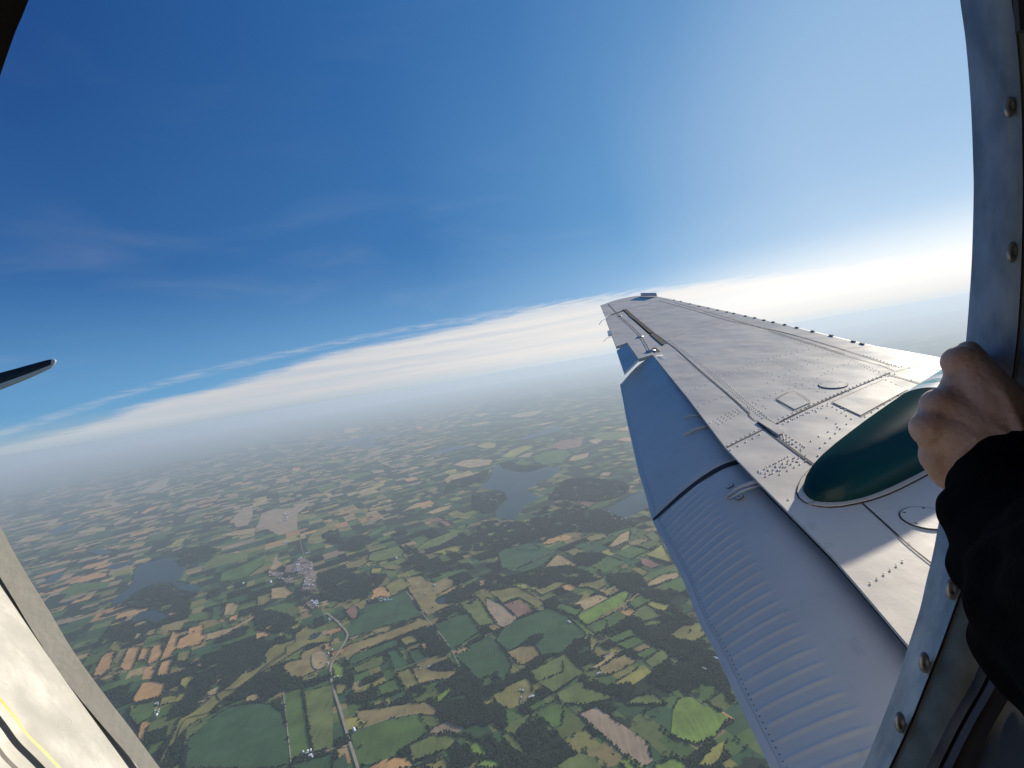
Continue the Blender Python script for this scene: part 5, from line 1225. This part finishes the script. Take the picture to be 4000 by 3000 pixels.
def remeshed(name, mb, voxel, mat, parent, smooth_it=8, disp=None):
    me = bpy.data.meshes.new(name); me.from_pydata([tuple(v) for v in mb.V], [], mb.F); o = bpy.data.objects.new(name, me); col.objects.link(o)
    r = o.modifiers.new('r', 'REMESH'); r.mode = 'VOXEL'; r.voxel_size = voxel; s = o.modifiers.new('s', 'SMOOTH'); s.iterations = smooth_it; s.factor = .5
    dg = bpy.context.evaluated_depsgraph_get(); me2 = bpy.data.meshes.new_from_object(o.evaluated_get(dg)); bpy.data.objects.remove(o); me2.name = name
    V = np.zeros(len(me2.vertices) * 3); me2.vertices.foreach_get('co', V); V = V.reshape(-1, 3)
    if disp is not None:
        Nn = np.zeros(len(me2.vertices) * 3); me2.vertices.foreach_get('normal', Nn); Nn = Nn.reshape(-1, 3); V = V + Nn * disp(V)[:, None]
    V = V @ RM.T; me2.vertices.foreach_set('co', V.ravel()); me2.materials.clear(); me2.materials.append(mat)
    me2.polygons.foreach_set('use_smooth', [True] * len(me2.polygons)); me2.update(); o = bpy.data.objects.new(name, me2); col.objects.link(o)
    if parent: o.parent = parent
    return o
hb = MB(); Zd = .385
wr = pc(3990, 1800, .352)
idx = [(pc(3752, 1412, Zd), .0125), (pc(3748, 1414, Zd + .028), .0115), (pc(3800, 1425, Zd + .066), .0100), (pc(3860, 1445, Zd + .070), .0085)]
mid = [(pc(3676, 1586, Zd - .002), .0140), (pc(3680, 1578, Zd + .030), .0118), (pc(3740, 1590, Zd + .072), .0100), (pc(3810, 1600, Zd + .076), .0085)]
rin = [(pc(3640, 1672, Zd - .003), .0145), (pc(3652, 1690, Zd + .030), .0118), (pc(3715, 1710, Zd + .072), .0098), (pc(3785, 1725, Zd + .076), .0082)]
lit = [(pc(3674, 1782, Zd), .0138), (pc(3682, 1800, Zd + .026), .0108), (pc(3730, 1820, Zd + .062), .0088), (pc(3780, 1835, Zd + .066), .0075)]
for f in (idx, mid, rin, lit): chain(hb, f)
# metacarpals fanning from the wrist, palm mass behind
for f, r1 in ((idx, .020), (mid, .021), (rin, .021), (lit, .020)):
    a = f[0][0] + np.array([.004, 0, 0]); m_ = a + (wr - a) * .5 + np.array([0, 0, .003]); capsule(hb, a, m_, f[0][1], .0185); capsule(hb, m_, wr, .0185, r1)
capsule(hb, idx[0][0] + np.array([.006, -.004, 0]), mid[0][0] + np.array([.010, 0, 0]), .0125, .0135)
capsule(hb, mid[0][0] + np.array([.006, 0, 0]), rin[0][0] + np.array([.006, 0, 0]), .0135, .0138); capsule(hb, rin[0][0] + np.array([.004, 0, 0]), lit[0][0] + np.array([.003, 0, 0]), .0140, .0138)
capsule(hb, pc(3800, 1450, Zd + .003), pc(3975, 1680, Zd - .012), .0140, .022)
capsule(hb, pc(3718, 1838, Zd + .002), pc(3900, 1850, Zd - .01), .0150, .022); capsule(hb, pc(3674, 1782, Zd), pc(3725, 1850, Zd + .002), .0138, .0145)
capsule(hb, pc(3790, 1540, Zd + .004), pc(3800, 1760, Zd + .004), .020, .021)
# thumb pressed along the near side of the post
chain(hb, [(pc(3900, 1570, Zd), .0155), (pc(3815, 1440, Zd + .010), .0120), (pc(3782, 1372, Zd + .016), .0085)])
capsule(hb, wr, pc(4110, 1990, .335), .027, .030)
for f in (idx, mid, rin, lit):   # tendons
    a = f[0][0] + np.array([.004, 0, .0100]); b = wr + np.array([-.012, .004, .020]); chain(hb, [(a, .0040), (a + (b - a) * .4 + np.array([0, 0, .006]), .0028), (b, .003)])
def skin_d(V): return .00018 * np.sin(V[:, 0] * 900 + 3 * np.sin(V[:, 1] * 400)) * np.sin(V[:, 1] * 700)
person = remeshed('person', hb, .0016, M['skin'], None, 16, skin_d)
tag(person, 'bare hand gripping the door post, arm in a black sleeve', 'person')
sb = MB()
ch = [(pc(3945, 1850, .347), .0290), (pc(3935, 1915, .338), .0315), (pc(3965, 1995, .328), .0375), (pc(4030, 2080, .318), .0450), (pc(4135, 2180, .300), .0500), (pc(4300, 2330, .270), .056), (pc(4600, 2500, .22), .07), (pc(5400, 2700, .16), .085)]
chain(sb, ch); capsule(sb, pc(4020, 1800, .345), pc(4060, 1900, .335), .027, .035)
capsule(sb, pc(4030, 2200, .31), pc(4130, 2340, .30), .040, .038)
def cloth_d(V): return .0016 * np.sin(V[:, 1] * 160 + 2.5 * np.sin(V[:, 0] * 70)) + .0010 * np.sin(V[:, 0] * 230 + V[:, 1] * 110)
remeshed('sleeve', sb, .0025, M['cloth'], person, 6, cloth_d)

# ================================================================== HAZE
hm = bpy.data.materials.new('haze'); hm.use_nodes = True; t = NT(hm.node_tree); t.n.clear()
pv = t.node('ShaderNodeVolumePrincipled'); pv.inputs['Color'].default_value = HZC = (.66, .775, .91, 1); pv.inputs['Density'].default_value = 2.1e-5; pv.inputs['Anisotropy'].default_value = .2
out = t.node('ShaderNodeOutputMaterial'); t.l.new(pv.outputs[0], out.inputs['Volume'])
B = 170000; zb, zt = -H - 7, 3.0
V = [(x, y, z) for z in (zb, zt) for x, y in ((-B, -B), (B, -B), (B, B), (-B, B))]
hz = mesh('haze', V, [(0, 3, 2, 1), (4, 5, 6, 7), (0, 1, 5, 4), (1, 2, 6, 5), (2, 3, 7, 6), (3, 0, 4, 7)], hm); tag(hz, kind='stuff')
